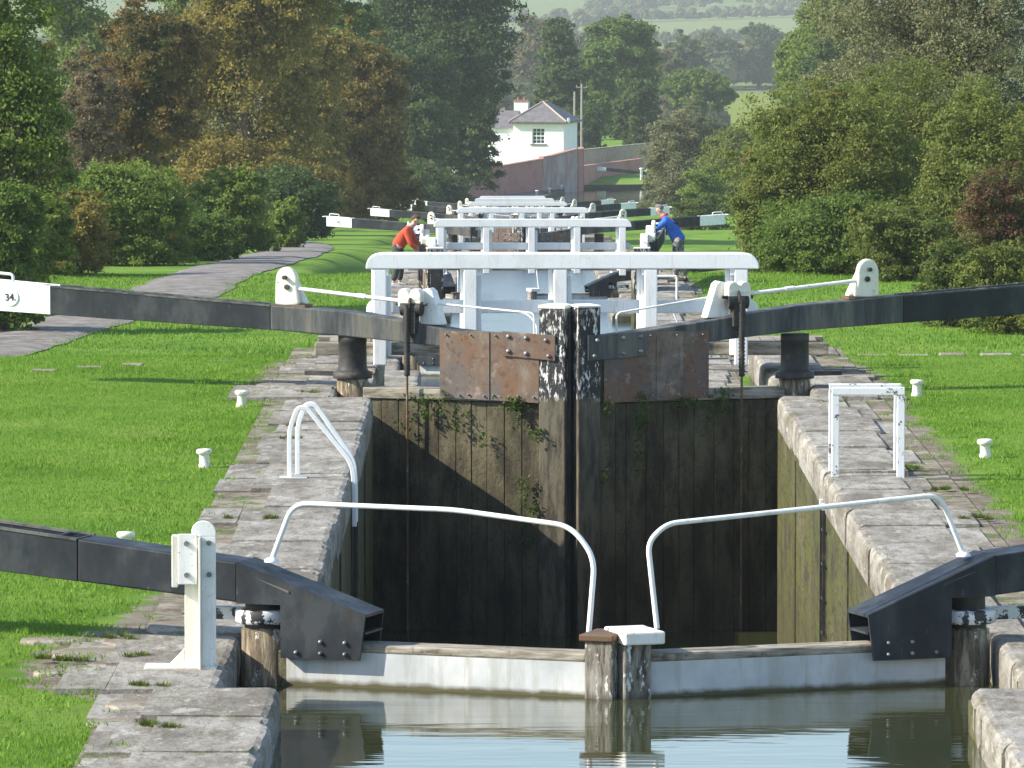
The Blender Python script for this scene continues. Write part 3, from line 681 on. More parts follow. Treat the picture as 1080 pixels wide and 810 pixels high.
# ------------------------------------------------------------------ lockside furniture
def bollard(x, y, z, label, sc=1., seed=0, tilt=0):
    m = MB(); m.lathe([(.085, -.08), (.082, .0), (.07, .02), (.066, .115), (.07, .125), (.098, .14), (.105, .155), (.105, .175), (.09, .19), (.04, .195)], n=18)
    o = m.build('mooring_bollard', 'bollard'); o.location = (x, y, z + .012); o.scale = (sc * .68, sc * .68, sc * .76); o.rotation_euler = (R(tilt), R(tilt * .6), seed)
    return tag(o, label, 'bollard', 'white mooring bollards along the lock')
bollard(-3.36, 58.85, -.04, 'white mooring bollard on the lawn edge behind the sloping ladder rails', 1., .3, 2)
bollard(-3.38, 51.9, -.04, 'white mooring bollard in the middle of the lawn edge beside the sloping ladder rails', .98, 1.3, -2)
bollard(-3.60, 44.4, -.04, 'white mooring bollard half hidden behind the nearer black beam by the white post', 1., 2.3, 3)
bollard(3.52, 60.3, -.04, 'white mooring bollard on grass beyond the square ladder frame, by the gate', 1., .8, 1)
bollard(3.62, 52.9, -.04, 'white mooring bollard on grass beside the hedge side coping, nearer than the ladder frame', 1., 1.9, -3)

def ladder(side, label):
    root = tag(empty('ladder_rail', (side * 2.06, 50.35 if side < 0 else 50.5, 0)), label, 'ladder rail')
    for dy in (0, .42):
        m = MB(-side if side < 0 else 1)
        if side < 0:
            q_ = .045 if dy else -.01; P = bend([(-.50 + q_, dy, -.06), (-.50 + q_, dy, .42), (-.43 + q_, dy, .60), (-.35 + q_, dy, .60), (.03, dy, .12), (.045, dy, -.1), (.045, dy, -.42)], .10, 5); m = MB()
        else:
            P = [(.64, dy, -.06), (.63, dy, .775)]; m = MB()
        def bar(pts, w=.065, h=.02):
            for a, b in zip(pts, pts[1:]):
                A, B = Vector(a), Vector(b); d = (B - A).normalized(); nrm = Vector((d.z, 0, -d.x)); A = A - d * .004; B = B + d * .004
                vs = []
                for q in (A, B):
                    for i, j in ((-1, -1), (1, -1), (1, 1), (-1, 1)): vs.append(tuple(q + nrm * (h * i) + Vector((0, w * .5 * j, 0))))
                m.add(vs, [(0, 1, 2, 3), (7, 6, 5, 4), (0, 4, 5, 1), (1, 5, 6, 2), (2, 6, 7, 3), (3, 7, 4, 0)])
        if side < 0: bar(P)
        else:
            m.box(.60, .665, dy - .03, dy + .03, -.06, .70); m.box(.035, .10, dy - .03, dy + .03, -.30, .76); m.box(.035, .665, dy - .034, dy + .034, .70, .765)
            m.box(-.045, .034, dy - .02, dy + .02, -.30, -.24)
        m.build('stile', 'whitep' if side > 0 else 'white', root, .005, 1)
    for dy in (0, .42): m = MB(); xq = .035 if side < 0 else -.04; m.box(xq, xq + .03, dy - .02, dy + .02, -3.6, -.422 if side < 0 else -.301); m.build('lower_stile', 'iron', root)
    for z in np.arange(-3.5, -.45, .3): m = MB(); m.tube([((.045 if side < 0 else -.02), 0, z), ((.045 if side < 0 else -.02), .42, z)], .012, 8); m.build('rung', 'iron', root)
    if side < 0: m = MB(); m.box(-.60, -.36, -.10, .1, -.02, .005); m.build('foot_plate', 'galv', root)
    return root
ladder(-1, 'pair of sloping white ladder rails standing on the shaded lockside coping')
ladder(1, 'square white ladder frame with flaking grey paint on the sunlit lockside coping')
def small_hoop(x, y, z):
    m = MB(); root = tag(empty('ladder_rail', (x, y, z)), 'small white ladder hoop on grass seen under the rail of the first bridge', 'ladder rail')
    m.tube(bend([(-.03, 0, -.1), (-.03, 0, .48), (.40, 0, .48), (.40, 0, -.1)], .04, 3), .025, 8); m.build('hoop', 'white', root)
small_hoop(2.35, 117.5, STEP_Z)

def guide_post():
    root = tag(empty('beam_stop', (-2.70, 36.9, 0)), 'white steel stop post with round top, bolted beside the nearer black beam', 'post')
    m = MB(); m.prism([(.062, -.03), (.152, -.03), (.152, .83), (.062, .83)], -.02, -.006, 'y'); m.prism([(.152, .831), (.152, .86)] + [(.075 + .076 * math.cos(t), .86 + .07 * math.sin(t)) for t in np.linspace(.15, math.pi - .15, 12)] + [(0, .86), (0, .831)], -.02, -.006, 'y')
    m.build('post_plate', 'whitew', root, .003, 1)
    m = MB(); m.box(.0475, .0605, -.10, .12, -.03, .83); m.box(-.046, .046, -.004, .010, -.03, .83); m.build('post_web', 'cream', root, .003, 1)  # cream web has the warm sunlight on it painted into the colour
    m = MB(); m.box(-.085, .035, -.06, -.045, .53, .85); m.build('clamp_plate', 'whitew', root, .006)
    m = MB(); m.box(-.125, -.087, -.05, .02, .51, .84); m.build('clamp_edge', 'cream', root, .006)
    for x, z, y in ((-.03, .79, -.06), (-.03, .59, -.06), (.11, .79, -.02), (.11, .59, -.02)): m = MB(); m.tube([(x, y, z), (x, y - .02, z)], .017, 8); m.build('bolt', 'bolt', root)
    m = MB(); m.prism([(-.048, .0), (-.048, .12), (-.15, .012), (-.15, .0)], -.002, .008, 'y'); m.box(-.30, .155, -.08, .14, -.03, .008); m.build('foot', 'cream', root, .004, 1)
guide_post()

# ------------------------------------------------------------------ the cottage and the walls by the far pond
FZ = -14.69
def house():
    root = tag(empty('cottage', (4.45, 500, FZ), R(-11)), 'whitewashed cottage with hipped slate roof and one sash window above the brick wall', 'house')
    w, d, h = 4.35, 6.5, 4.75                                      # corner of front and side wall at the origin, front runs to -x
    wx0, wx1, wz0, wz1 = -2.72, -1.62, 2.95, 4.30
    m = MB()
    m.box(-w, wx0, 0, .3, 0, h); m.box(wx1, 0, 0, .3, 0, h); m.box(wx0, wx1, 0, .3, 0, wz0); m.box(wx0, wx1, 0, .3, wz1, h)
    m.box(-.3, 0, .301, d, 0, h); m.box(-w, -w + .3, .301, d, 0, h); m.box(-w + .301, -.301, d - .3, d, 0, h)
    m.build('wall', 'house', root)
    e = .32; A = [(-w - e, -e), (e, -e), (e, d + e), (-w - e, d + e)]; rz = h + 1.72; ry = 2.1
    V = [(x, y, h - .02) for x, y in A] + [(x, y, h + .10) for x, y in A] + [(-w / 2, ry, rz), (-w / 2, d - ry, rz)]
    m = MB(); m.add(V, [(3, 2, 1, 0), (0, 1, 5, 4), (1, 2, 6, 5), (2, 3, 7, 6), (3, 0, 4, 7), (4, 5, 8), (5, 6, 9, 8), (6, 7, 9), (7, 4, 8, 9)])
    rf = m.build('roof', 'slate', root)
    m = MB(); c = (-w / 2, ry, rz + .03)
    for q in ((-w - e, -e, h + .12), (e, -e, h + .12)): m.tube([c, q], .075, 8)
    m.tube([c, (-w / 2, d - ry, rz + .03)], .075, 8); m.build('ridge_tile', 'rubble', rf)
    m = MB(); m.box(-w - e, e, -e - .09, -e - .0, h - .05, h + .02); m.box(e, e + .09, -e - .09, d, h - .05, h + .02); m.build('gutter', 'iron', rf)
    m = MB(); m.box(e + .02, e + .12, -.2, .6, h + .0, h + .42); m.build('vent_box', 'white', rf)
    f = MB(); t = .07
    f.box(wx0, wx0 + t, .10, .16, wz0, wz1); f.box(wx1 - t, wx1, .10, .16, wz0, wz1); f.box(wx0 + t, wx1 - t, .10, .16, wz0, wz0 + t); f.box(wx0 + t, wx1 - t, .10, .16, wz1 - t, wz1)
    f.box(wx0 + t, wx1 - t, .09, .15, (wz0 + wz1) / 2 - .035, (wz0 + wz1) / 2 + .035)
    for i in (1, 2): x = wx0 + (wx1 - wx0) * i / 3; f.box(x - .02, x + .02, .105, .15, wz0 + t, wz1 - t)
    for i in (1, 3): z = wz0 + (wz1 - wz0) * i / 4; f.box(wx0 + t, wx1 - t, .107, .148, z - .02, z + .02)
    wn = f.build('window', 'white', root)
    m = MB(); m.box(wx0, wx1, .165, .18, wz0, wz1); m.build('pane', 'glass', wn)
    m = MB(); m.box(wx0 - .15, wx1 + .15, -.08, .1, wz0 - .13, wz0 - .002); m.build('sill', 'slate', wn)
    # lower wing running on to the left behind the tree, with its chimney
    m = MB(); m.box(-10.5, -w - .002, .6, 5.4, 0, 4.3); m.build('wing_wall', 'house', root)
    V = [(-10.8, .3, 4.3), (-w - .003, .3, 4.3), (-w - .003, 5.7, 4.3), (-10.8, 5.7, 4.3), (-9.3, 3, 5.7), (-w - .003, 3, 5.7)]
    m = MB(); m.add(V, [(3, 2, 1, 0), (0, 1, 5, 4), (1, 2, 5), (2, 3, 4, 5), (3, 0, 4)]); m.build('wing_roof', 'slate', root)
    m = MB(); m.box(-4.95, -3.75, 3.4, 4.3, 3.5, 6.45); ch = m.build('chimney', 'house', root)
    m = MB(); m.box(-5.02, -3.68, 3.33, 4.37, 6.45, 6.6)
    for x in (-4.65, -4.1): m.lathe([(.12, 6.6), (.10, 6.8), (.11, 6.84)], (x, 3.85, 0), 10)
    m.build('chimney_pot', 'terra', ch)
    return root
house()
def wall_run(name, pts, mat, label, cat, cope=None, th=.4):
    """freestanding wall through (x, y, z_top) points"""
    root = tag(empty(name, (pts[0][0], pts[0][1], FZ)), label, cat)
    O = Vector((pts[0][0], pts[0][1], FZ)); m = MB(); c = MB()
    for (xa, ya, za), (xb, yb, zb) in zip(pts, pts[1:]):
        n = Vector((yb - ya, xa - xb, 0)).normalized() * th
        for mm, lo, hi, g in ((m, None, 0, 0), (c, .001, .10, .05)):
            nn = n.normalized() * (th + 2 * g); sh = n.normalized() * (-g)
            a, b = Vector((xa, ya, 0)) + sh, Vector((xb, yb, 0)) + sh
            l0, l1 = (FZ - .6, FZ - .6) if lo is None else (za + lo, zb + lo)
            vs = [(a.x, a.y, l0), (b.x, b.y, l1), (b.x + nn.x, b.y + nn.y, l1), (a.x + nn.x, a.y + nn.y, l0), (a.x, a.y, za + hi), (b.x, b.y, zb + hi), (b.x + nn.x, b.y + nn.y, zb + hi), (a.x + nn.x, a.y + nn.y, za + hi)]
            mm.add([tuple(Vector(v) - O) for v in vs], [(0, 3, 2, 1), (4, 5, 6, 7), (0, 1, 5, 4), (1, 2, 6, 5), (2, 3, 7, 6), (3, 0, 4, 7)])
    m.build('wall_face', mat, root)
    if cope: c.build('wall_coping', cope, root, .02)
    return root
wall_run('brick_wall', [(-8.2, 448, -13.1), (-5.2, 456, -12.75), (2.15, 474, -12.15)], 'brick', 'long red brick boundary wall sloping up towards the white cottage', 'wall', 'brick')
wall_run('garden_wall', [(2.2, 474.02, -12.0), (2.85, 475.2, -11.95), (5.05, 479, -11.5)], 'render', 'tall grey rendered end section of the wall in front of the cottage', 'wall', 'brick')
wall_run('pier', [(5.09, 479.05, -11.47), (5.5, 479.8, -11.42), (5.5, 484, -11.45)], 'brick', 'red brick pier closing the grey rendered wall section', 'wall')
wall_run('low_wall', [(5.5, 484.1, -13.1), (7.4, 505, -13.66), (11.2, 516, -13.6)], 'brick', 'low red brick wall behind the small green bank', 'wall', 'brick')
wall_run('bridge_wall', [(5.6, 514, -12.8), (8.2, 520, -12.75), (14.5, 522, -12.2), (24, 523, -12.3)], 'rubble', 'long brown masonry bridge wall with pale coping behind the small green bank', 'wall', 'coping')
def pole(px, Y, ztop, label):
    x = (px - 530) / 6200 * Y - .74; m = MB(); b = float(gz(x, Y)); m.tube([(0, 0, -.3), (0, 0, ztop - b)], [.13, .09], 10); r = tag(empty('utility_pole', (x, Y, b)), label, 'pole', 'utility poles by the cottage')
    m.build('shaft', 'pole', r); m = MB()
    m.box(-.5, .5, -.06, .06, ztop - b - .35, ztop - b - .25); m.tube([(-.42, 0, ztop - b - .25), (-.42, 0, ztop - b - .1)], .04, 6); m.tube([(.42, 0, ztop - b - .25), (.42, 0, ztop - b - .1)], .04, 6)
    if px > 610: m.build('crossbar', 'pole', r)
pole(613.5, 510, 4.5 - (138) * 510 / 6200, 'taller pale wooden pole right beside the white cottage')
pole(606, 530, 4.5 - (146) * 530 / 6200, 'thinner wooden pole, closest to the cottage roof edge')
og7 = upper_gate(-1, 0, 'far gate with white tipped dark beam lying over the small green bank'); og7.location = (11.4, 500, FZ + .1); og7.rotation_euler = (0, 0, R(4))
for c_ in list(kids(og7)):
    if c_.name.split('.')[0] in ('sheet_panel',): bpy.data.objects.remove(c_)
def far_bollard(px, py, i, lab, tall=.5):
    Y = 19.15 * 6200 / (py + 50); x = (px - 530) / 6200 * Y - .74; m = MB(); m.lathe([(.11, -.2), (.10, tall - .15), (.17, tall - .1), (.17, tall - .02), (.1, tall)], n=12)
    o = m.build('mooring_bollard', 'white'); o.location = (x, Y, FZ); tag(o, lab, 'bollard', 'small white bollards along the far pond')
for i, (px, py) in enumerate([(566, 205), (579, 202.5), (591.5, 199.3), (603.5, 196)]): far_bollard(px, py, i, 'tiny white bollard on the bank of the far pond', .42)
far_bollard(676.5, 189, 9, 'taller white post at the end of the small green bank', 1.05)
m = MB()                                                           # stone edge of the far pond
ys = [(-.55, 440.6), (3.05, 466), (4.65, 480), (5.6, 484.6), (8.3, 485.5), (11, 486.4)]
for (xa, ya), (xb, yb) in zip(ys, ys[1:]):
    m.add([(xa, ya, FZ - 1.5), (xb, yb, FZ - 1.5), (xb - .9, yb + .3, FZ - 1.5), (xa - .9, ya + .3, FZ - 1.5), (xa, ya, FZ + .06), (xb, yb, FZ + .06), (xb - .9, yb + .3, FZ + .06), (xa - .9, ya + .3, FZ + .06)],
          [(0, 3, 2, 1), (4, 5, 6, 7), (0, 1, 5, 4), (1, 2, 6, 5), (2, 3, 7, 6), (3, 0, 4, 7)])
tag(m.build('pond_wall', 'bank'), 'low curved stone wall edging the far pond beside the green bank', 'pond wall')

# ------------------------------------------------------------------ people
def skin(name, V, E, Rr, mat, parent, sub=2, root=0):
    me = bpy.data.meshes.new(name); me.from_pydata(V, E, []); o = bpy.data.objects.new(name, me); col.objects.link(o)
    md = o.modifiers.new('Skin', 'SKIN'); md.use_smooth_shade = True
    for i, r in enumerate(Rr):
        sv = me.skin_vertices[0].data[i]; sv.radius = r if isinstance(r, tuple) else (r, r); sv.use_root = (i == root)
    s = o.modifiers.new('Sub', 'SUBSURF'); s.levels = sub; s.render_levels = sub
    dg = bpy.context.evaluated_depsgraph_get(); dg.update(); ev = o.evaluated_get(dg)
    nm = bpy.data.meshes.new_from_object(ev); bpy.data.objects.remove(o); nm.name = name
    nm.materials.clear(); nm.materials.append(M[mat])
    for p in nm.polygons: p.use_smooth = True
    q = bpy.data.objects.new(name, nm); col.objects.link(q); q.parent = parent; return q

def person(loc, rz, J, top_mat, leg_mat, hair_mat, shoe_mat, label, cap=False):
    """J: joint dict, facing +x; left/right limbs as L/R pairs"""
    root = tag(empty('person', loc, rz), label, 'person')
    V = []; E = []; Rr = []; ix = {}
    def v(k, p, r, par=None):
        ix[k] = len(V); V.append(tuple(p)); Rr.append(r)
        if par is not None: E.append((ix[par], ix[k]))
    J = {k: Vector(p) for k, p in J.items()}
    v('pelvis', J['pelvis'], (.11, .13)); v('belly', J['pelvis'].lerp(J['chest'], .5), (.10, .12), 'pelvis'); v('chest', J['chest'], (.115, .15), 'belly'); v('neck', J['neck'], .058, 'chest')
    hd = J['head']; nd = (hd - J['neck']).normalized(); fw = J['face'].normalized()
    v('jaw', hd - nd * .055 + fw * .02, (.068, .062), 'neck'); v('skull', hd + nd * .03, (.092, .080), 'jaw'); v('crown', hd + nd * .085, (.062, .058), 'skull')
    for s in 'LR':
        v('sh' + s, J['sh' + s], .062, 'chest'); v('el' + s, J['el' + s], .043, 'sh' + s); v('wr' + s, J['wr' + s], .028, 'el' + s)
        d = (J['wr' + s] - J['el' + s]).normalized(); hpos = J['wr' + s] + d * .075; v('palm' + s, hpos, (.034, .018), 'wr' + s)
        v('hip' + s, J['hip' + s], .088, 'pelvis'); v('kn' + s, J['kn' + s], .058, 'hip' + s); v('an' + s, J['an' + s], .035, 'kn' + s); v('toe' + s, J['an' + s] + Vector((.07, 0, -.05)), .02, 'an' + s)
    body = skin('body', V, E, Rr, 'skin', root)
    # hands: four curled fingers of different lengths and a thumb leaving the side of the palm
    for s, sg in (('L', 1), ('R', -1)):
        d = (J['wr' + s] - J['el' + s]).normalized(); hp = J['wr' + s] + d * .085
        side = Vector((0, 1, 0)); side = (side - d * side.dot(d)).normalized(); dn = d.cross(side) * -1
        if dn.z > 0: dn = -dn
        fv = [tuple(hp - d * .03)]; fe = []; fr = [.012]
        for i, ln in enumerate((.068, .078, .072, .056)):
            b = hp + side * (.03 - .02 * i); p0 = b; p1 = b + d * ln * .55 + dn * .012; p2 = p1 + d * ln * .25 + dn * ln * .42; k = len(fv)
            fv += [tuple(p0), tuple(p1), tuple(p2)]; fe += [(0, k), (k, k + 1), (k + 1, k + 2)]; fr += [.0095, .0088, .0075]
        k = len(fv); b = hp - d * .03 + side * sg * .03; fv += [tuple(b), tuple(b + side * sg * .025 + d * .03 + dn * .015), tuple(b + side * sg * .018 + d * .055 + dn * .03)]; fe += [(0, k), (k, k + 1), (k + 1, k + 2)]; fr += [.011, .0095, .008]
        skin('hand', fv, fe, fr, 'skin', root, 1)
    # face: nose, ears, eyes
    lat = nd.cross(fw).normalized(); m = MB()
    m.tube([tuple(hd + fw * .085 + nd * .012), tuple(hd + fw * .108 - nd * .018), tuple(hd + fw * .088 - nd * .028)], [.008, .014, .010], 8)
    for q in (-1, 1): m.tube([tuple(hd + lat * q * .072 - fw * .01 + nd * .01), tuple(hd + lat * q * .088 - fw * .02 + nd * .0), tuple(hd + lat * q * .078 - fw * .015 - nd * .03)], [.010, .016, .008], 8)
    m.build('face', 'skin', root)
    m = MB()
    for q in (-1, 1): m.tube([tuple(hd + lat * q * .03 + fw * .078 + nd * .012), tuple(hd + lat * q * .03 + fw * .09 + nd * .012)], [.011, .006], 8)
    m.tube([tuple(hd + fw * .088 - nd * .045 - lat * .02), tuple(hd + fw * .088 - nd * .045 + lat * .02)], .004, 6); m.build('eye', 'ink', root)
    # clothes
    keys = ['pelvis', 'belly', 'chest', 'neck']; V2 = [V[ix[k]] for k in keys]; R2 = [.168, .155, .172, .075]
    V2[0] = tuple(J['pelvis'] + (J['pelvis'] - J['chest']).normalized() * .10); V2[3] = tuple(J['chest'].lerp(J['neck'], .75)); E2 = [(0, 1), (1, 2), (2, 3)]
    for s in 'LR':
        k = len(V2); V2 += [tuple(J['sh' + s]), tuple(J['el' + s]), tuple(J['el' + s].lerp(J['wr' + s], .93))]; R2 += [.088, .064, .045]; E2 += [(2, k), (k, k + 1), (k + 1, k + 2)]
    skin('jacket', V2, E2, R2, top_mat, root)
    tt_ = (J['chest'] - J['pelvis']).normalized(); V3 = [tuple(J['pelvis'] + tt_ * .02), tuple(J['pelvis'] + tt_ * .12)]; R3 = [.145, .12]; E3 = [(0, 1)]
    for s in 'LR':
        k = len(V3); a = J['kn' + s].lerp(J['an' + s], .93); V3 += [tuple(J['hip' + s]), tuple(J['kn' + s]), tuple(a)]; R3 += [.115, .082, .066]; E3 += [(0, k), (k, k + 1), (k + 1, k + 2)]
    skin('trousers', V3, E3, R3, leg_mat, root)
    for s in 'LR':
        a = J['an' + s]; skin('shoe', [tuple(a + Vector((-.05, 0, -.03))), tuple(a + Vector((.05, 0, -.045))), tuple(a + Vector((.19, 0, -.06)))], [(0, 1), (1, 2)], [(.055, .05), (.05, .05), (.035, .045)], shoe_mat, root, 1)
    hv = [hd - fw * .045 - nd * .035, hd - fw * .05 + nd * .03, hd - fw * .01 + nd * .085, hd + fw * .045 + nd * .085]
    skin('cap' if cap else 'hair', [tuple(q) for q in hv], [(0, 1), (1, 2), (2, 3)], [(.06, .075), (.075, .09), (.066, .08), (.04, .06)], hair_mat, root)
    return root, J
JR = dict(pelvis=(-.12, 0, .84), chest=(.10, 0, 1.16), neck=(.19, 0, 1.29), head=(.26, 0, 1.37), face=(.72, 0, -.69), shL=(.10, .19, 1.17), shR=(.10, -.19, 1.17), elL=(.24, .22, .90), elR=(.20, -.22, .90),
          wrL=(.40, .10, .76), wrR=(.38, -.12, .76), hipL=(-.12, .09, .78), hipR=(-.12, -.09, .78), knL=(-.06, .11, .44), knR=(-.10, -.11, .44), anL=(-.10, .12, .085), anR=(-.20, -.12, .085))
person((-2.82, 122.9, STEP_Z - .03), R(-8), JR, 'red_cloth', 'dark_trousers', 'brown_hair', 'grey_shoe', 'person in a red jumper and dark trousers bending over the paddle gear')
JB = dict(pelvis=(-.14, 0, .90), chest=(.10, 0, 1.28), neck=(.20, 0, 1.43), head=(.27, 0, 1.52), face=(.80, 0, -.60), shL=(.12, .20, 1.29), shR=(.12, -.20, 1.29), elL=(.36, .20, 1.10), elR=(.36, -.22, 1.12),
          wrL=(.58, .10, .97), wrR=(.60, -.12, .98), hipL=(-.14, .10, .85), hipR=(-.14, -.10, .85), knL=(-.08, .12, .47), knR=(-.16, -.12, .47), anL=(-.10, .13, .085), anR=(-.28, -.13, .085))
pb, J = person((2.86, 124.6, STEP_Z - .03), R(172), JB, 'blue_cloth', 'camo', 'grey_hair', 'dark_shoe', 'person in a blue jacket and camouflage trousers leaning over the paddle gear', True)
m = MB(); c = J['chest'].lerp(J['neck'], .75); ax = (J['neck'] - J['chest']).normalized(); a_ = ax.orthogonal().normalized(); b_ = ax.cross(a_)
m.tube([tuple(c + (a_ * math.cos(t) + b_ * math.sin(t)) * .075) for t in np.linspace(0, 2 * math.pi, 17)], .03, 8, False); m.build('scarf', 'red_scarf', pb)
m = MB(); c = J['pelvis'].lerp(J['chest'], .62); ax = (J['chest'] - J['pelvis']).normalized(); a_ = ax.orthogonal().normalized(); b_ = ax.cross(a_)
m.tube([tuple(c + a_ * math.cos(t) * .158 + b_ * math.sin(t) * .178 + ax * .06 * math.sin(t)) for t in np.linspace(0, 2 * math.pi, 25)], .018, 6, False); m.build('strap', 'navy_strap', pb)

# ------------------------------------------------------------------ vegetation
LM = {}
def lm(nm, *a, **k): LM[nm] = leaf_mat('leaves_' + nm, *a, **k)
lm('green', [(.1, (.065, .115, .018)), (.5, (.12, .19, .032)), (.9, (.20, .27, .05))])
lm('olive', [(.1, (.078, .108, .02)), (.45, (.14, .182, .034)), (.75, (.21, .23, .05)), (.95, (.29, .23, .06))], patch=((.20, .06, .02), 1.1, .66))
lm('silver', [(.1, (0.105, 0.121, 0.050)), (.5, (0.187, 0.193, 0.088)), (.9, (0.308, 0.297, 0.165))])
lm('brown', [(.1, (.10, .092, .026)), (.45, (.19, .155, .04)), (.75, (.25, .18, .044)), (.95, (.21, .21, .055))])
lm('gold', [(.1, (.12, .115, .026)), (.45, (.23, .195, .044)), (.75, (.31, .235, .05)), (.95, (.25, .26, .06))])
lm('russet', [(.1, (.11, .08, .026)), (.5, (.21, .14, .042)), (.9, (.28, .19, .052))], patch=((.06, .085, .02), .8, .5))
lm('dark', [(.1, (0.047, 0.084, 0.025)), (.5, (0.081, 0.129, 0.036)), (.9, (0.140, 0.174, 0.047))])
lm('yellow', [(.1, (.09, .11, .018)), (.5, (.17, .17, .03)), (.9, (.24, .21, .04))])
lm('fresh', [(.1, (0.095, 0.158, 0.023)), (.5, (0.173, 0.247, 0.042)), (.9, (0.263, 0.315, 0.058))])
lm('maroon', [(.1, (.07, .03, .026)), (.45, (.14, .06, .04)), (.7, (.15, .115, .04)), (.95, (.12, .14, .035))], patch=((.13, .14, .035), 1.7, .46))
lm('twig', [(.1, (.13, .11, .07)), (.5, (.20, .16, .10)), (.9, (.26, .20, .10))])
lm('hill', [(.1, (0.057, 0.098, 0.034)), (.45, (0.103, 0.144, 0.046)), (.7, (0.172, 0.167, 0.063)), (.95, (0.218, 0.149, 0.063))], obj_var=True)
lm('fern', [(.1, (.03, .075, .012)), (.5, (.06, .12, .02)), (.9, (.12, .16, .03))])
lm('blade', [(.1, (.09, .185, .014)), (.5, (.138, .27, .023)), (.9, (.205, .335, .04))], trans=.4, patch=((.17, .24, .05), .55, .63))
lm('weed', [(.1, (.08, .14, .018)), (.5, (.11, .15, .03)), (.9, (.17, .18, .05))])

def leaf_quads(P, Nrm, size, rg, fold=.0, aspect=.58):
    """one rhombic leaf face per point"""
    n = len(P); t = rg.standard_normal((n, 3)); a = np.cross(Nrm, t); a /= np.linalg.norm(a, axis=1)[:, None] + 1e-9
    b = np.cross(Nrm, a); s = (size * rg.uniform(.6, 1.35, n))[:, None]
    V = np.stack([P - a * s, P + b * s * aspect, P + a * s, P - b * s * aspect], 1).reshape(-1, 3)
    return V, np.arange(4 * n).reshape(n, 4)
def crown(root, blobs, n, leaf, mat, seed, clump=.27, droop=0., sparse=0., name='crown'):
    rg = np.random.default_rng(seed); B = np.array(blobs, float)
    area = np.array([(b[3] * b[4] + b[4] * b[5] + b[3] * b[5]) for b in B]); share = area / area.sum(); PP = []; NN = []
    for b, sh in zip(B, share):
        nb = int(n * sh); K = max(10, nb // 110); c, r = b[:3], b[3:]
        d = rg.standard_normal((K, 3)); d[:, 2] = np.where(d[:, 2] < -.45, -d[:, 2], d[:, 2]); d /= np.linalg.norm(d, axis=1)[:, None]
        rad = rg.uniform(.45, 1.08, K) ** .6; far = rg.random(K) < .2; rad = np.where(far, rg.uniform(1.03, 1.3, K), rad); rad *= 1 + .14 * np.sin(d[:, 0] * 5 + seed) * np.cos(d[:, 2] * 6 + b[0])
        cc = c + d * rad[:, None] * r; w = rg.uniform(.3, 1.6, K); w /= w.sum()
        ci = rg.choice(K, nb, p=w); spread = clump * (r.mean()) * (rg.uniform(.5, 1.15, K) * np.where(far, .55, 1))[ci]
        off = rg.standard_normal((nb, 3)) * np.array([1, 1, .62]) * spread[:, None] * .62
        off[:, 2] -= droop * (off[:, 0] ** 2 + off[:, 1] ** 2)
        p = cc[ci] + off; nr = d[ci] * .7 + rg.standard_normal((nb, 3)) * .75 + np.array([0, 0, .45]); PP.append(p); NN.append(nr)
        m = int(nb * .16 * (1 - sparse)); q = rg.standard_normal((m, 3)); q /= np.linalg.norm(q, axis=1)[:, None]     # inner leaves
        PP.append(c + q * (rg.uniform(0, .62, m) ** .5)[:, None] * r); NN.append(rg.standard_normal((m, 3)))
    P = np.concatenate(PP); Nn = np.concatenate(NN); Nn /= np.linalg.norm(Nn, axis=1)[:, None]
    k = P[:, 2] > .03; P, Nn = P[k], Nn[k]
    V, F = leaf_quads(P, Nn, leaf, rg); return npmesh(name, V, F, LM[mat], root)
def trunk(root, h, blobs, r, seed, n=9):
    rg = random.Random(seed); m = MB(); z = np.linspace(-.3, h * .62, 7); pts = [(rg.uniform(-.05, .05) * h * .3 * (i > 1), rg.uniform(-.05, .05) * h * .3 * (i > 1), q) for i, q in enumerate(z)]
    m.tube(pts, [r * 1.35] + [r * (1 - .11 * i) for i in range(6)], n)
    for b in blobs:
        i = min(6, max(2, int(6 * (b[2] - b[5] * .5) / (h * .62)))); a = Vector(pts[i]); e = Vector(b[:3]) + Vector((0, 0, b[5] * .4)); mid = a.lerp(e, .5) + Vector((rg.uniform(-.1, .1), rg.uniform(-.1, .1), -.06)) * h * .2
        m.tube([tuple(a), tuple(mid), tuple(e)], [r * .45, r * .3, r * .08], 7)
        for _ in range(3):
            f = Vector(b[:3]) + Vector((rg.uniform(-.8, .8) * b[3], rg.uniform(-.8, .8) * b[4], rg.uniform(-.3, .8) * b[5])); m.tube([tuple(mid), tuple(mid.lerp(f, .5) + Vector((0, 0, .05 * h))), tuple(f)], [r * .22, r * .14, r * .03], 5)
    return m.build('trunk', 'bark', root)
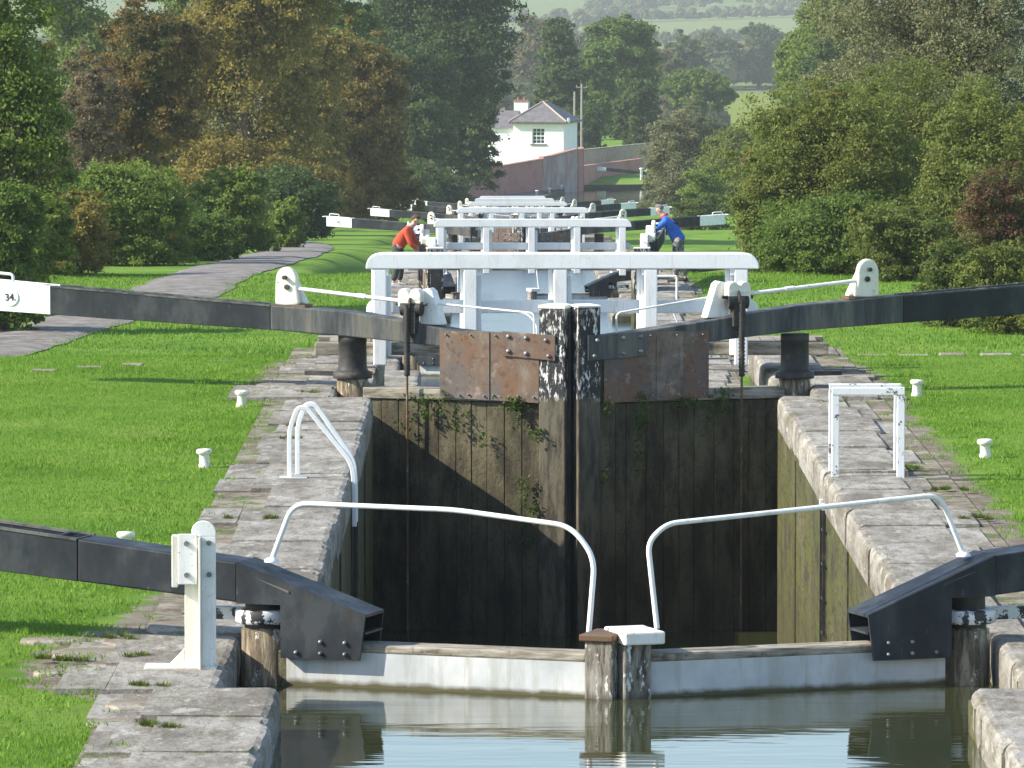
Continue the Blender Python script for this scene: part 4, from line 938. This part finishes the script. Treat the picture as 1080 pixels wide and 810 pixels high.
def mk_blobs(w, h, base, seed, kind):
    rg = random.Random(seed); out = []
    if kind == 'bush':
        for i in range(7): a = rg.uniform(0, 6.3); q = rg.uniform(.1, .30) * w; rr = w * rg.uniform(.20, .30); z = rg.uniform(.25, .72) * h; out.append((q * math.cos(a) * 1.1, q * math.sin(a), z, rr, rr * .9, min(h - z, h * .36)))
        out.append((0, 0, h * .45, w * .40, w * .36, h * .45))
        out += [(w * .30 * math.cos(a), w * .30 * math.sin(a), h * .13, w * .19, w * .19, h * .17) for a in (i * 1.05 + rg.uniform(-.3, .3) for i in range(6))]
    elif kind == 'poplar':
        for i in range(6): z = base + (h - base) * (i + .5) / 6; rr = w * .5 * (.55 + .5 * math.sin(math.pi * (i + .9) / 6.6)) * rg.uniform(.8, 1.1); out.append((rg.uniform(-.1, .1) * w, rg.uniform(-.1, .1) * w, z, rr, rr, (h - base) * .14))
    else:
        hh = h - base
        for i in range(9): a = i * 2.4 + rg.uniform(-.4, .4); q = rg.uniform(.16, .34) * w; z = base + hh * rg.uniform(.2, .80); rr = w * rg.uniform(.17, .27); out.append((q * math.cos(a), q * math.sin(a), z, rr, rr, hh * rg.uniform(.13, .2)))
        out += [(q * math.cos(a), q * math.sin(a), h * .15, w * .24, w * .24, h * .16) for a, q in ((rg.uniform(0, 6.28), w * .22) for _ in range(5))] if base < .03 * h else []
        out.append((0, 0, base + hh * .80, w * .27, w * .27, hh * .22)); out.append((0, 0, base + hh * .5, w * .34, w * .34, hh * .34))
    return out
def tree(px, wpx, ptop, Y, mat, n, leaf, label, kind='tree', name=None, cat=None, base=.14, seed=None, clump=.26, group=None, sparse=0., tr=None):
    x = (px - 530) / 6200 * Y - .74; z = float(gz(x, Y)); w = wpx * Y / 6200; h = 4.5 - (ptop + 50) * Y / 6200 - z
    seed = seed if seed is not None else int(px * 7 + Y)
    name = name or {'bush': 'bush', 'poplar': 'poplar_tree'}.get(kind, 'leafy_tree'); cat = cat or {'bush': 'bush'}.get(kind, 'tree')
    root = tag(empty(name, (x, Y, z - .03), seed % 6), label, cat, group); bl = mk_blobs(w * .98, h * .99, h * base, seed, kind)
    crown(root, bl, int(n * 1.4), leaf * .82, mat, seed, clump, sparse=sparse, name='foliage' if kind == 'bush' else 'crown')
    if kind != 'bush': trunk(root, h, bl, tr or max(.12, .03 * h), seed)
    else:
        m = MB(); rg = random.Random(seed)
        for i in range(9): a = rg.uniform(0, 6.28); q = w * .3; m.tube([(rg.uniform(-.2, .2) * w, rg.uniform(-.2, .2) * w, -.1), (q * .6 * math.cos(a), q * .6 * math.sin(a), h * .4), (q * math.cos(a), q * math.sin(a), h * rg.uniform(.6, .85))], [.035, .025, .008], 5)
        m.build('stem', 'bark', root)
    return root
K = 1000
# towpath side, from the near edge of the picture to the cottage
tree(8, 150, -75, 114, 'fresh', 50*K, .055, 'big leafy green tree at the picture edge, above the white beam tip', base=.02)
tree(2, 90, 190, 108, 'green', 22*K, .05, 'low bramble bush below the big leafy edge tree', 'bush')
tree(40, 78, 36, 165, 'yellow', 20*K, .07, 'lime yellow small tree poking up behind the big leafy edge tree')
tree(78, 110, -45, 300, 'fresh', 22*K, .13, 'tall pale green feathery tree rearing behind the bare grey brown one')
tree(88, 96, 58, 152, 'twig', 20*K, .045, 'grey brown half bare twiggy tree beside the russet tree', sparse=.8, clump=.24)
tree(150, 152, 6, 195, 'russet', 50*K, .075, 'russet brown tree with green tinged crown standing above the bushes', base=.05)
tree(196, 96, -35, 285, 'green', 22*K, .12, 'bright green tree top behind the russet tree')
tree(262, 200, -85, 238, 'gold', 80*K, .095, 'big golden brown tree behind the bend of the towpath', base=.0)
tree(318, 120, 20, 262, 'gold', 34*K, .10, 'middle golden tree between the two golden brown crowns', seed=77, base=.0)
tree(382, 130, 40, 290, 'brown', 44*K, .11, 'darker bronze tree next to the tall blue green one', base=.0)
tree(225, 190, 120, 300, 'dark', 34*K, .10, 'dark woodland thicket behind the big golden brown tree', 'bush', seed=91)
tree(120, 190, 110, 270, 'brown', 34*K, .10, 'brown woodland thicket behind the russet tree', 'bush', seed=92)
tree(300, 130, 175, 215, 'dark', 26*K, .08, 'dark shaded bush at the foot of the big golden brown tree', 'bush', seed=93)
tree(345, 130, -55, 335, 'green', 30*K, .14, 'green tree crown rising behind the golden brown trees')
tree(457, 200, -95, 430, 'dark', 75*K, .17, 'tallest dark blue green tree overhanging the brick wall', base=.08)
tree(425, 130, 40, 408, 'dark', 36*K, .16, 'dark green tree filling the gap before the brick wall', base=.03)
tree(489, 92, 62, 444, 'dark', 30*K, .17, 'shorter dark tree in front of the cottage wing', base=.06)
tree(350, 150, 150, 300, 'dark', 30*K, .10, 'dark thicket bush in shade at the end of the towpath', 'bush')
tree(435, 120, 165, 400, 'dark', 24*K, .13, 'dark thicket bush in front of the brick wall end', 'bush')
tree(130, 175, 172, 142, 'fresh', 60*K, .05, 'wide light green bush with reddish sprays beside the towpath', 'bush', seed=22)
tree(168, 70, 165, 146, 'russet', 14*K, .05, 'reddish bush top showing through the wide green bush', 'bush')
tree(52, 140, 205, 130, 'gold', 40*K, .05, 'yellowish hedge bush near the white beam tip', 'bush')
tree(246, 92, 176, 166, 'fresh', 36*K, .06, 'green broad leaved bush standing before the golden tree', 'bush', seed=41)
tree(302, 46, 200, 178, 'fresh', 14*K, .06, 'small yellow green bush where the towpath ends', 'bush')
tree(205, 110, 215, 150, 'green', 24*K, .05, 'low shaded bush under the green broad leaved bush', 'bush')
# hedge side
tree(892, 240, 90, 135, 'olive', 85*K, .048, 'large rounded olive bush with rust tinted top beside the lock', 'bush', seed=5)
tree(832, 120, 160, 134, 'olive', 42*K, .045, 'olive bush closest to the person in blue', 'bush', seed=8)
tree(965, 220, 50, 139, 'olive', 70*K, .048, 'tall olive green bush rising behind the large rounded bush', 'bush', seed=15)
tree(1050, 190, 85, 131, 'olive', 60*K, .048, 'olive bush at the picture edge above the maroon shrub', 'bush', seed=29)
tree(870, 170, 205, 129, 'green', 45*K, .045, 'low green skirt bush at the foot of the large rounded bush', 'bush', seed=33)
tree(960, 130, 215, 126, 'olive', 34*K, .045, 'low yellowish bush at the foot of the tall olive bush', 'bush', seed=36)
tree(1005, 290, -75, 158, 'silver', 80*K, .055, 'silvery willow like tree towering over the hedge', base=.05, seed=18)
tree(930, 130, 10, 168, 'silver', 34*K, .055, 'smaller silver green tree leaning out of the hedge', base=.05)
tree(1058, 105, 182, 114, 'maroon', 44*K, .04, 'maroon tinged shrub at the picture edge behind the black beam', 'bush', seed=64)
tree(1000, 70, 248, 110, 'weed', 20*K, .035, 'straw green scrub bush at the foot of the maroon shrub', 'bush')
tree(1065, 110, 250, 108, 'olive', 30*K, .035, 'brownish scrub bush under the maroon shrub, touching the black beam', 'bush')
tree(742, 52, 172, 330, 'fresh', 14*K, .09, 'small bright green bush by the far pond', 'bush')
tree(716, 92, 112, 420, 'silver', 34*K, .11, 'grey green willow bush at the edge of the far pond', 'bush', seed=3)
tree(784, 112, 125, 372, 'olive', 34*K, .10, 'olive bush between the willow bush and the large rounded bush', 'bush')
tree(742, 70, 205, 300, 'weed', 12*K, .07, 'straw coloured scrub along the far lock side', 'bush')
tree(870, 100, -20, 430, 'fresh', 40*K, .15, 'tall soft green tree with a paler top above the olive bushes', base=.1)
tree(846, 66, 66, 445, 'green', 20*K, .14, 'rounded dark shrubby tree below the tall soft green tree', base=.02)
tree(872, 90, 30, 410, 'dark', 22*K, .14, 'dark tree behind the hedge, below the tall soft green tree', base=.02)
# beyond the cottage
tree(591, 50, 26, 580, 'dark', 26*K, .20, 'narrow dark conical tree directly behind the cottage roof', 'poplar', base=.03)
tree(652, 78, 24, 620, 'green', 40*K, .22, 'tall twin headed green tree beyond the pale poles', 'poplar', base=.04)
tree(630, 50, 52, 600, 'green', 18*K, .20, 'lower green tree leaning against the twin headed tree', base=.04)
tree(672, 60, 84, 565, 'dark', 24*K, .20, 'dark rounded tree above the masonry bridge wall', base=.02)
tree(610, 60, 110, 560, 'dark', 18*K, .18, 'dark laurel bush behind the poles', 'bush')
tree(735, 76, 74, 690, 'green', 30*K, .22, 'round green field tree standing alone before the bright meadow', base=.12)
tree(748, 50, 128, 600, 'dark', 12*K, .18, 'dark hedge bush below the round green field tree', 'bush')
FAR = [(800, 66, 24, 1330, 'dark', 'broad dark tree on the skyline of the meadow hedge'), (765, 54, 40, 1320, 'hill', 'hazy field tree beside the broad dark skyline tree'), (720, 60, 36, 1050, 'hill', 'hazy russet field tree above the round green tree'),
       (690, 60, 44, 900, 'hill', 'hazy green field tree between the twin headed and round trees'), (712, 44, 60, 860, 'hill', 'small hazy tree behind the round green tree'),
       (590, 50, 30, 1100, 'hill', 'hazy tree above the cottage roof'), (618, 60, 34, 1150, 'hill', 'hazy tree beyond the conical tree'),
       (560, 60, 10, 1000, 'hill', 'hazy tree showing past the tallest dark tree'), (675, 60, 34, 1300, 'hill', 'pale blue green tree in the valley above the twin headed tree'), (842, 60, 50, 1000, 'hill', 'hazy tree behind the shrubby hedge tree'),
       (745, 60, 34, 1400, 'hill', 'pale brownish tree in the valley hedge'), (905, 70, 5, 900, 'hill', 'hazy tree behind the silvery willow like tree')]
for i, (px, w, pt, Y, mt, lab) in enumerate(FAR): tree(px, w, pt, Y, mt, 9*K, .36 * Y / 1000, lab, base=.05, seed=300 + i, group='hazy trees out in the valley')

def far_woods():
    """hedges and woods of the valley that read as one mass"""
    rg = np.random.default_rng(11); P = []
    def line(px0, px1, Y0, Y1, n, hh, dw):
        for i in range(n):
            f = (i + rg.uniform(-.4, .4)) / n; Y = Y0 + (Y1 - Y0) * f + rg.uniform(-dw, dw); x = (px0 + (px1 - px0) * f - 530) / 6200 * Y - .74; z = float(gz(x, Y)); h = hh * rg.uniform(.55, 1.25); w = h * rg.uniform(.4, .6)
            d = rg.standard_normal((260, 3)); d /= np.linalg.norm(d, axis=1)[:, None]; d[:, 2] = np.abs(d[:, 2]) * 1.0
            q = np.array([x, Y, z + h * .25]) + d * np.array([w, w, h * .72]) * rg.uniform(.55, 1.02, 260)[:, None]; P.append((q, d, h))
    line(470, 930, 1300, 1360, 60, 9, 25); line(470, 930, 1500, 1600, 44, 6, 40); line(560, 720, 760, 800, 12, 5, 15)
    line(-20, 1100, 1950, 2000, 150, 5, 8); line(450, 950, 2350, 2500, 100, 5, 8); line(620, 760, 2620, 2680, 18, 9, 40); line(450, 950, 3150, 3300, 100, 7, 25)
    line(560, 700, 2000, 2700, 20, 7, 10); line(700, 860, 3000, 2500, 18, 7, 10); line(-60, 300, 900, 1200, 24, 12, 40); line(480, 760, 960, 980, 26, 7, 20)
    V = np.concatenate([leaf_quads(q, d + rg.standard_normal(d.shape) * .5, np.full(len(q), 1.0) * h * .13, rg)[0] for q, d, h in P]); F = np.arange(len(V)).reshape(-1, 4)
    tag(npmesh('far_woods', V, F, LM['hill']), kind='stuff')
far_woods()

def grass_blades():
    rg = np.random.default_rng(4)
    def field(x0, x1, y0, y1, dens, hgt, wid):
        n = int((x1 - x0) * (y1 - y0) * dens); X = rg.uniform(x0, x1, n); Y = rg.uniform(y0, y1, n)
        b = bareness(X, Y); nz = .5 * (np.sin(X * 2.9 + Y * 1.7) * np.sin(Y * 2.3 - X * 1.1) + np.sin(X * 6.1) * np.sin(Y * 5.3) + .8 * np.sin(Y * .9 + np.sign(X)) * np.sin(Y * 2.1)) * .36
        k = (b + nz + rg.uniform(-.12, .12, n)) < .44; X, Y = X[k], Y[k]; Z = gz(X, Y); n = len(X)
        hh = hgt * rg.uniform(.5, 1.3, n) * (1 + .35 * np.sin(X * 1.1 + Y * .8) * np.sin(Y * 1.3)); a = rg.uniform(0, 6.283, n); l = rg.uniform(.1, .75, n) * hh
        w = wid * rg.uniform(.6, 1.3, n); c, s = np.cos(a), np.sin(a); d = rg.uniform(0, 6.283, n)
        V = np.stack([np.stack([X - c * w, Y - s * w, Z - .01], 1), np.stack([X + c * w, Y + s * w, Z - .01], 1), np.stack([X + np.cos(d) * l, Y + np.sin(d) * l, Z + hh], 1)], 1)
        return V.reshape(-1, 3)
    def creep(x0, x1, y0, y1, dens):
        n = int(abs(x1 - x0) * (y1 - y0) * dens); X = rg.uniform(x0, x1, n); Y = rg.uniform(y0, y1, n)
        nz = np.sin(X * 7.3 + Y * 2.1) * np.sin(Y * 5.7 - X * 3.1) + .6 * np.sin(X * 15 + 1) * np.sin(Y * 11.3 + X * 4) - 1.6 * np.clip(1 - (np.abs(X) - 2.62) / .8, 0, 1); k = nz > .30 + .25 * rg.standard_normal(n); X, Y = X[k], Y[k]; n = len(X)
        a = rg.uniform(0, 6.283, n); w = .0055 * rg.uniform(.6, 1.3, n); h = .035 * rg.uniform(.4, 1.3, n); d = rg.uniform(0, 6.283, n); l = h * rg.uniform(.2, .9, n); c, s_ = np.cos(a), np.sin(a); Z = np.full(n, -.03)
        return np.stack([np.stack([X - c * w, Y - s_ * w, Z], 1), np.stack([X + c * w, Y + s_ * w, Z], 1), np.stack([X + np.cos(d) * l, Y + np.sin(d) * l, Z + h], 1)], 1).reshape(-1, 3)
    V = np.concatenate([creep(-4.0, -2.66, 30, 66, 900), creep(2.66, 3.9, 36, 66, 900), field(-7.2, -2.8, 30, 67.5, 1700, .023, .0052), field(2.8, 6.8, 38, 67.5, 1500, .022, .0052), field(-12, -2.8, 96, 131, 170, .05, .014), field(2.8, 12, 98, 131, 170, .05, .014)])
    tag(npmesh('grass', V, np.arange(len(V)).reshape(-1, 3), LM['blade']), kind='stuff')
grass_blades()

def tuft(x, y, z, label, r=.10, h=.12, n=90, mat='weed', wall=None, group='weeds on the lockside stones', name='weed_tuft', cat='weed'):
    rg = np.random.default_rng(int(abs(x * 917 + y * 131 + z * 77)) + n)
    if wall:
        P = np.stack([rg.standard_normal(n) * r * .45, -np.abs(rg.standard_normal(n)) * .035 - .01, rg.uniform(-1, .2, n) * h], 1)
        Nn = rg.standard_normal((n, 3)) + np.array([0, -.6, .4]); Nn /= np.linalg.norm(Nn, axis=1)[:, None]
        V, F = leaf_quads(P, Nn, np.full(n, .022), rg, aspect=.45)
    else:                                                          # spray of narrow blades from a few rooted crowns
        K = 4; cx = rg.normal(0, r * .45, (K, 2)); i = rg.integers(0, K, n); a = rg.uniform(0, 6.283, n); q = rg.uniform(0, .25, n) * r; l = h * rg.uniform(.3, 1.0, n); hh = h * rg.uniform(.35, 1.1, n)
        bx, by = cx[i, 0] + q * np.cos(a), cx[i, 1] * .8 + q * np.sin(a); w = .006 * rg.uniform(.6, 1.4, n)
        V = np.stack([np.stack([bx - np.sin(a) * w, by + np.cos(a) * w, 0 * a], 1), np.stack([bx + np.sin(a) * w, by - np.cos(a) * w, 0 * a], 1), np.stack([bx + np.cos(a) * l, by + np.sin(a) * l, hh], 1)], 1).reshape(-1, 3); F = np.arange(3 * n).reshape(n, 3)
    ob = npmesh(name, V, F, LM[mat]); ob.location = (x, y, z); return tag(ob, label, cat, group)
def size_arr(n, s): return np.full(n, s)
WL = 'small green weed tuft growing in the lockside stone joints'
for x, y, r in ((-2.75, 60.3, .14), (-2.72, 56.1, .07), (-2.7, 54.6, .08), (-2.75, 46.8, .10), (2.55, 51.5, .12), (2.78, 51.4, .10), (2.98, 49.4, .10), (2.62, 58.9, .1), (3.05, 46.8, .12),
                (-3.1, 37.6, .10), (-3.5, 37.4, .13), (-3.25, 38.6, .11), (-2.95, 36.0, .11), (-2.9, 34.2, .12), (2.95, 40.5, .12)):
    tuft(x, y, -.02, WL, r * 1.7, .042, int(2600 * r))
FL = 'green fern tuft rooted on the slimy face of the tall gate'
def on_gate(X, z, r, h, n):
    side = -1 if X < 0 else 1; Y = 60.2 + abs(X) * .348 - .19; tuft(X, Y, z, FL, r, h, n, 'fern', True, 'ferns on the tall lock gate', 'fern', 'fern')
for a in ((-1.52, -.10, .16, .22, 150), (-1.2, -.2, .12, .25, 60), (-.63, -.08, .18, .12, 160), (-.58, -.10, .07, .30, 70), (-.95, -.45, .08, .14, 36), (-.38, -.38, .09, .12, 44), (-.52, -.95, .12, .45, 150), (-.42, -1.15, .06, .14, 40), (-.45, -1.5, .09, .1, 24), (-1.75, -.12, .14, .4, 60),
          (.70, -.05, .12, .3, 130), (.66, -.35, .07, .5, 110), (1.1, -.08, .22, .12, 110), (1.52, -.02, .18, .22, 150), (1.4, -.3, .1, .2, 40), (.32, -.1, .1, .12, 40), (.3, -.8, .1, .12, 30), (1.75, -.6, .1, .3, 30), (-1.35, -.05, .05, .22, 40)): on_gate(*a)

def flagstones():
    rg = random.Random(9)
    for x, y, w, d in ((-3.42, 37.9, .5, .45), (-3.55, 36.9, .30, .32), (-2.98, 36.6, .75, .5), (-3.05, 37.45, .7, .6), (-3.0, 38.5, .75, .7), (-3.7, 38.6, .45, .3), (-2.93, 39.3, .4, .6), (-2.92, 35.2, .42, .5), (-3.05, 34.5, .3, .3), (3.0, 37.5, .6, .8), (3.2, 39, .6, .7), (-3.1, 61.3, .45, .7), (-3.05, 62.4, .5, .8), (3.05, 61.6, .5, .8), (3.0, 62.8, .5, .7)):
        n = 9; pr = [(x + w * .5 * math.cos(t) * (1 + rg.uniform(-.1, .15)) * 1.15, y + d * .5 * math.sin(t) * (1 + rg.uniform(-.1, .15)) * 1.15) for t in np.linspace(0, 6.283, n + 1)[:-1]]
        pr = [(max(min(px, x + w * .5), x - w * .5), max(min(py, y + d * .5), y - d * .5)) for px, py in pr]
        cx, cy = x, y; m = MB(); m.prism([(a - cx, b - cy) for a, b in pr], -.2, .0, 'z'); o = m.build('flagstone', 'paving', None, .015); o.location = (cx, cy, -.028 + rg.uniform(-.008, .02)); o.rotation_euler = (R(rg.uniform(-.8, .8)), R(rg.uniform(-.8, .8)), 0)
        tag(o, 'worn uneven flagstone bedded in the grass beside the lock gates', 'flagstone', 'flagstones beside the lock gates')
flagstones()
def edging(x0, y0, x1, y1, label):
    rg = random.Random(int(x0 * 10)); m = MB(); n = int(abs(x1 - x0) / .42); root = tag(empty('stone_edging', (0, 0, 0)), label, 'edging')
    for i in range(n):
        if rg.random() < .22: continue
        f = i / n; x = x0 + (x1 - x0) * f; y = y0 + (y1 - y0) * f + rg.uniform(-.05, .05); z = float(gz(x, y)); l = .34 * rg.uniform(.7, 1.1); m = MB(); m.box(x, x + l, y, y + .22, z - .1, z + .002 + rg.uniform(0, .02)); m.build('kerb_stone', 'paving', root, .02)
edging(-6.8, 62.9, -3.1, 66.3, 'row of worn edging stones crossing the lawn under the numbered beam')
edging(3.3, 66.6, 7.0, 66.4, 'row of worn edging stones crossing the lawn under the hedge side beam')

# ------------------------------------------------------------------ air, light, camera
hz = MB(); hz.box(-3200, 3200, -60, 5400, -60, 80); hb = hz.build('haze', 'water'); hb.data.materials.clear()
hm = bpy.data.materials.new('haze_air'); hm.use_nodes = True; nt = hm.node_tree; nt.nodes.remove(nt.nodes['Principled BSDF'])
pv = nt.nodes.new('ShaderNodeVolumePrincipled'); pv.inputs['Color'].default_value = (.92, .93, 1, 1); pv.inputs['Density'].default_value = .00015; pv.inputs['Anisotropy'].default_value = .3
nt.links.new(pv.outputs[0], nt.nodes['Material Output'].inputs['Volume']); hb.data.materials.append(hm); tag(hb, kind='stuff')

SE, AZ = 33.0, 11.0                      # sun height; angle behind the lock's cross axis, sun stands to the left
sd = Vector((-math.cos(R(SE)) * math.cos(R(AZ)), -math.cos(R(SE)) * math.sin(R(AZ)), math.sin(R(SE))))
su = bpy.data.lights.new('sun', 'SUN'); su.energy = 5.0; su.angle = R(.5); su.color = (1, .925, .79); so = bpy.data.objects.new('sun', su); col.objects.link(so); so.rotation_euler = sd.to_track_quat('Z', 'Y').to_euler()
w = bpy.data.worlds.new('World'); scn.world = w; w.use_nodes = True; nt = w.node_tree
sk = nt.nodes.new('ShaderNodeTexSky'); sk.sky_type = 'NISHITA'; sk.sun_disc = False; sk.sun_elevation = R(SE); sk.sun_rotation = math.atan2(sd.x, sd.y); sk.air_density = 1.0; sk.dust_density = .5
bg = nt.nodes['Background']; bg.inputs['Strength'].default_value = .15; nt.links.new(sk.outputs[0], bg.inputs['Color'])
F_PX = 6200.
cam = bpy.data.cameras.new('camera'); cam.sensor_width = 36; cam.lens = F_PX / 1080 * 36; cam.clip_start = .5; cam.clip_end = 12000
co = bpy.data.objects.new('camera', cam); col.objects.link(co); co.location = (-.74, 0, 4.5)
co.rotation_euler = (R(90) - math.atan(455 / F_PX), 0, -math.atan(10 / F_PX)); scn.camera = co
scn.view_settings.view_transform = 'Standard'; scn.view_settings.look = 'None'; scn.view_settings.gamma = 1; scn.view_settings.exposure = .9
scn.cycles.max_bounces = 8; scn.cycles.volume_bounces = 1; scn.cycles.transparent_max_bounces = 8
scn.cycles.use_denoising = True
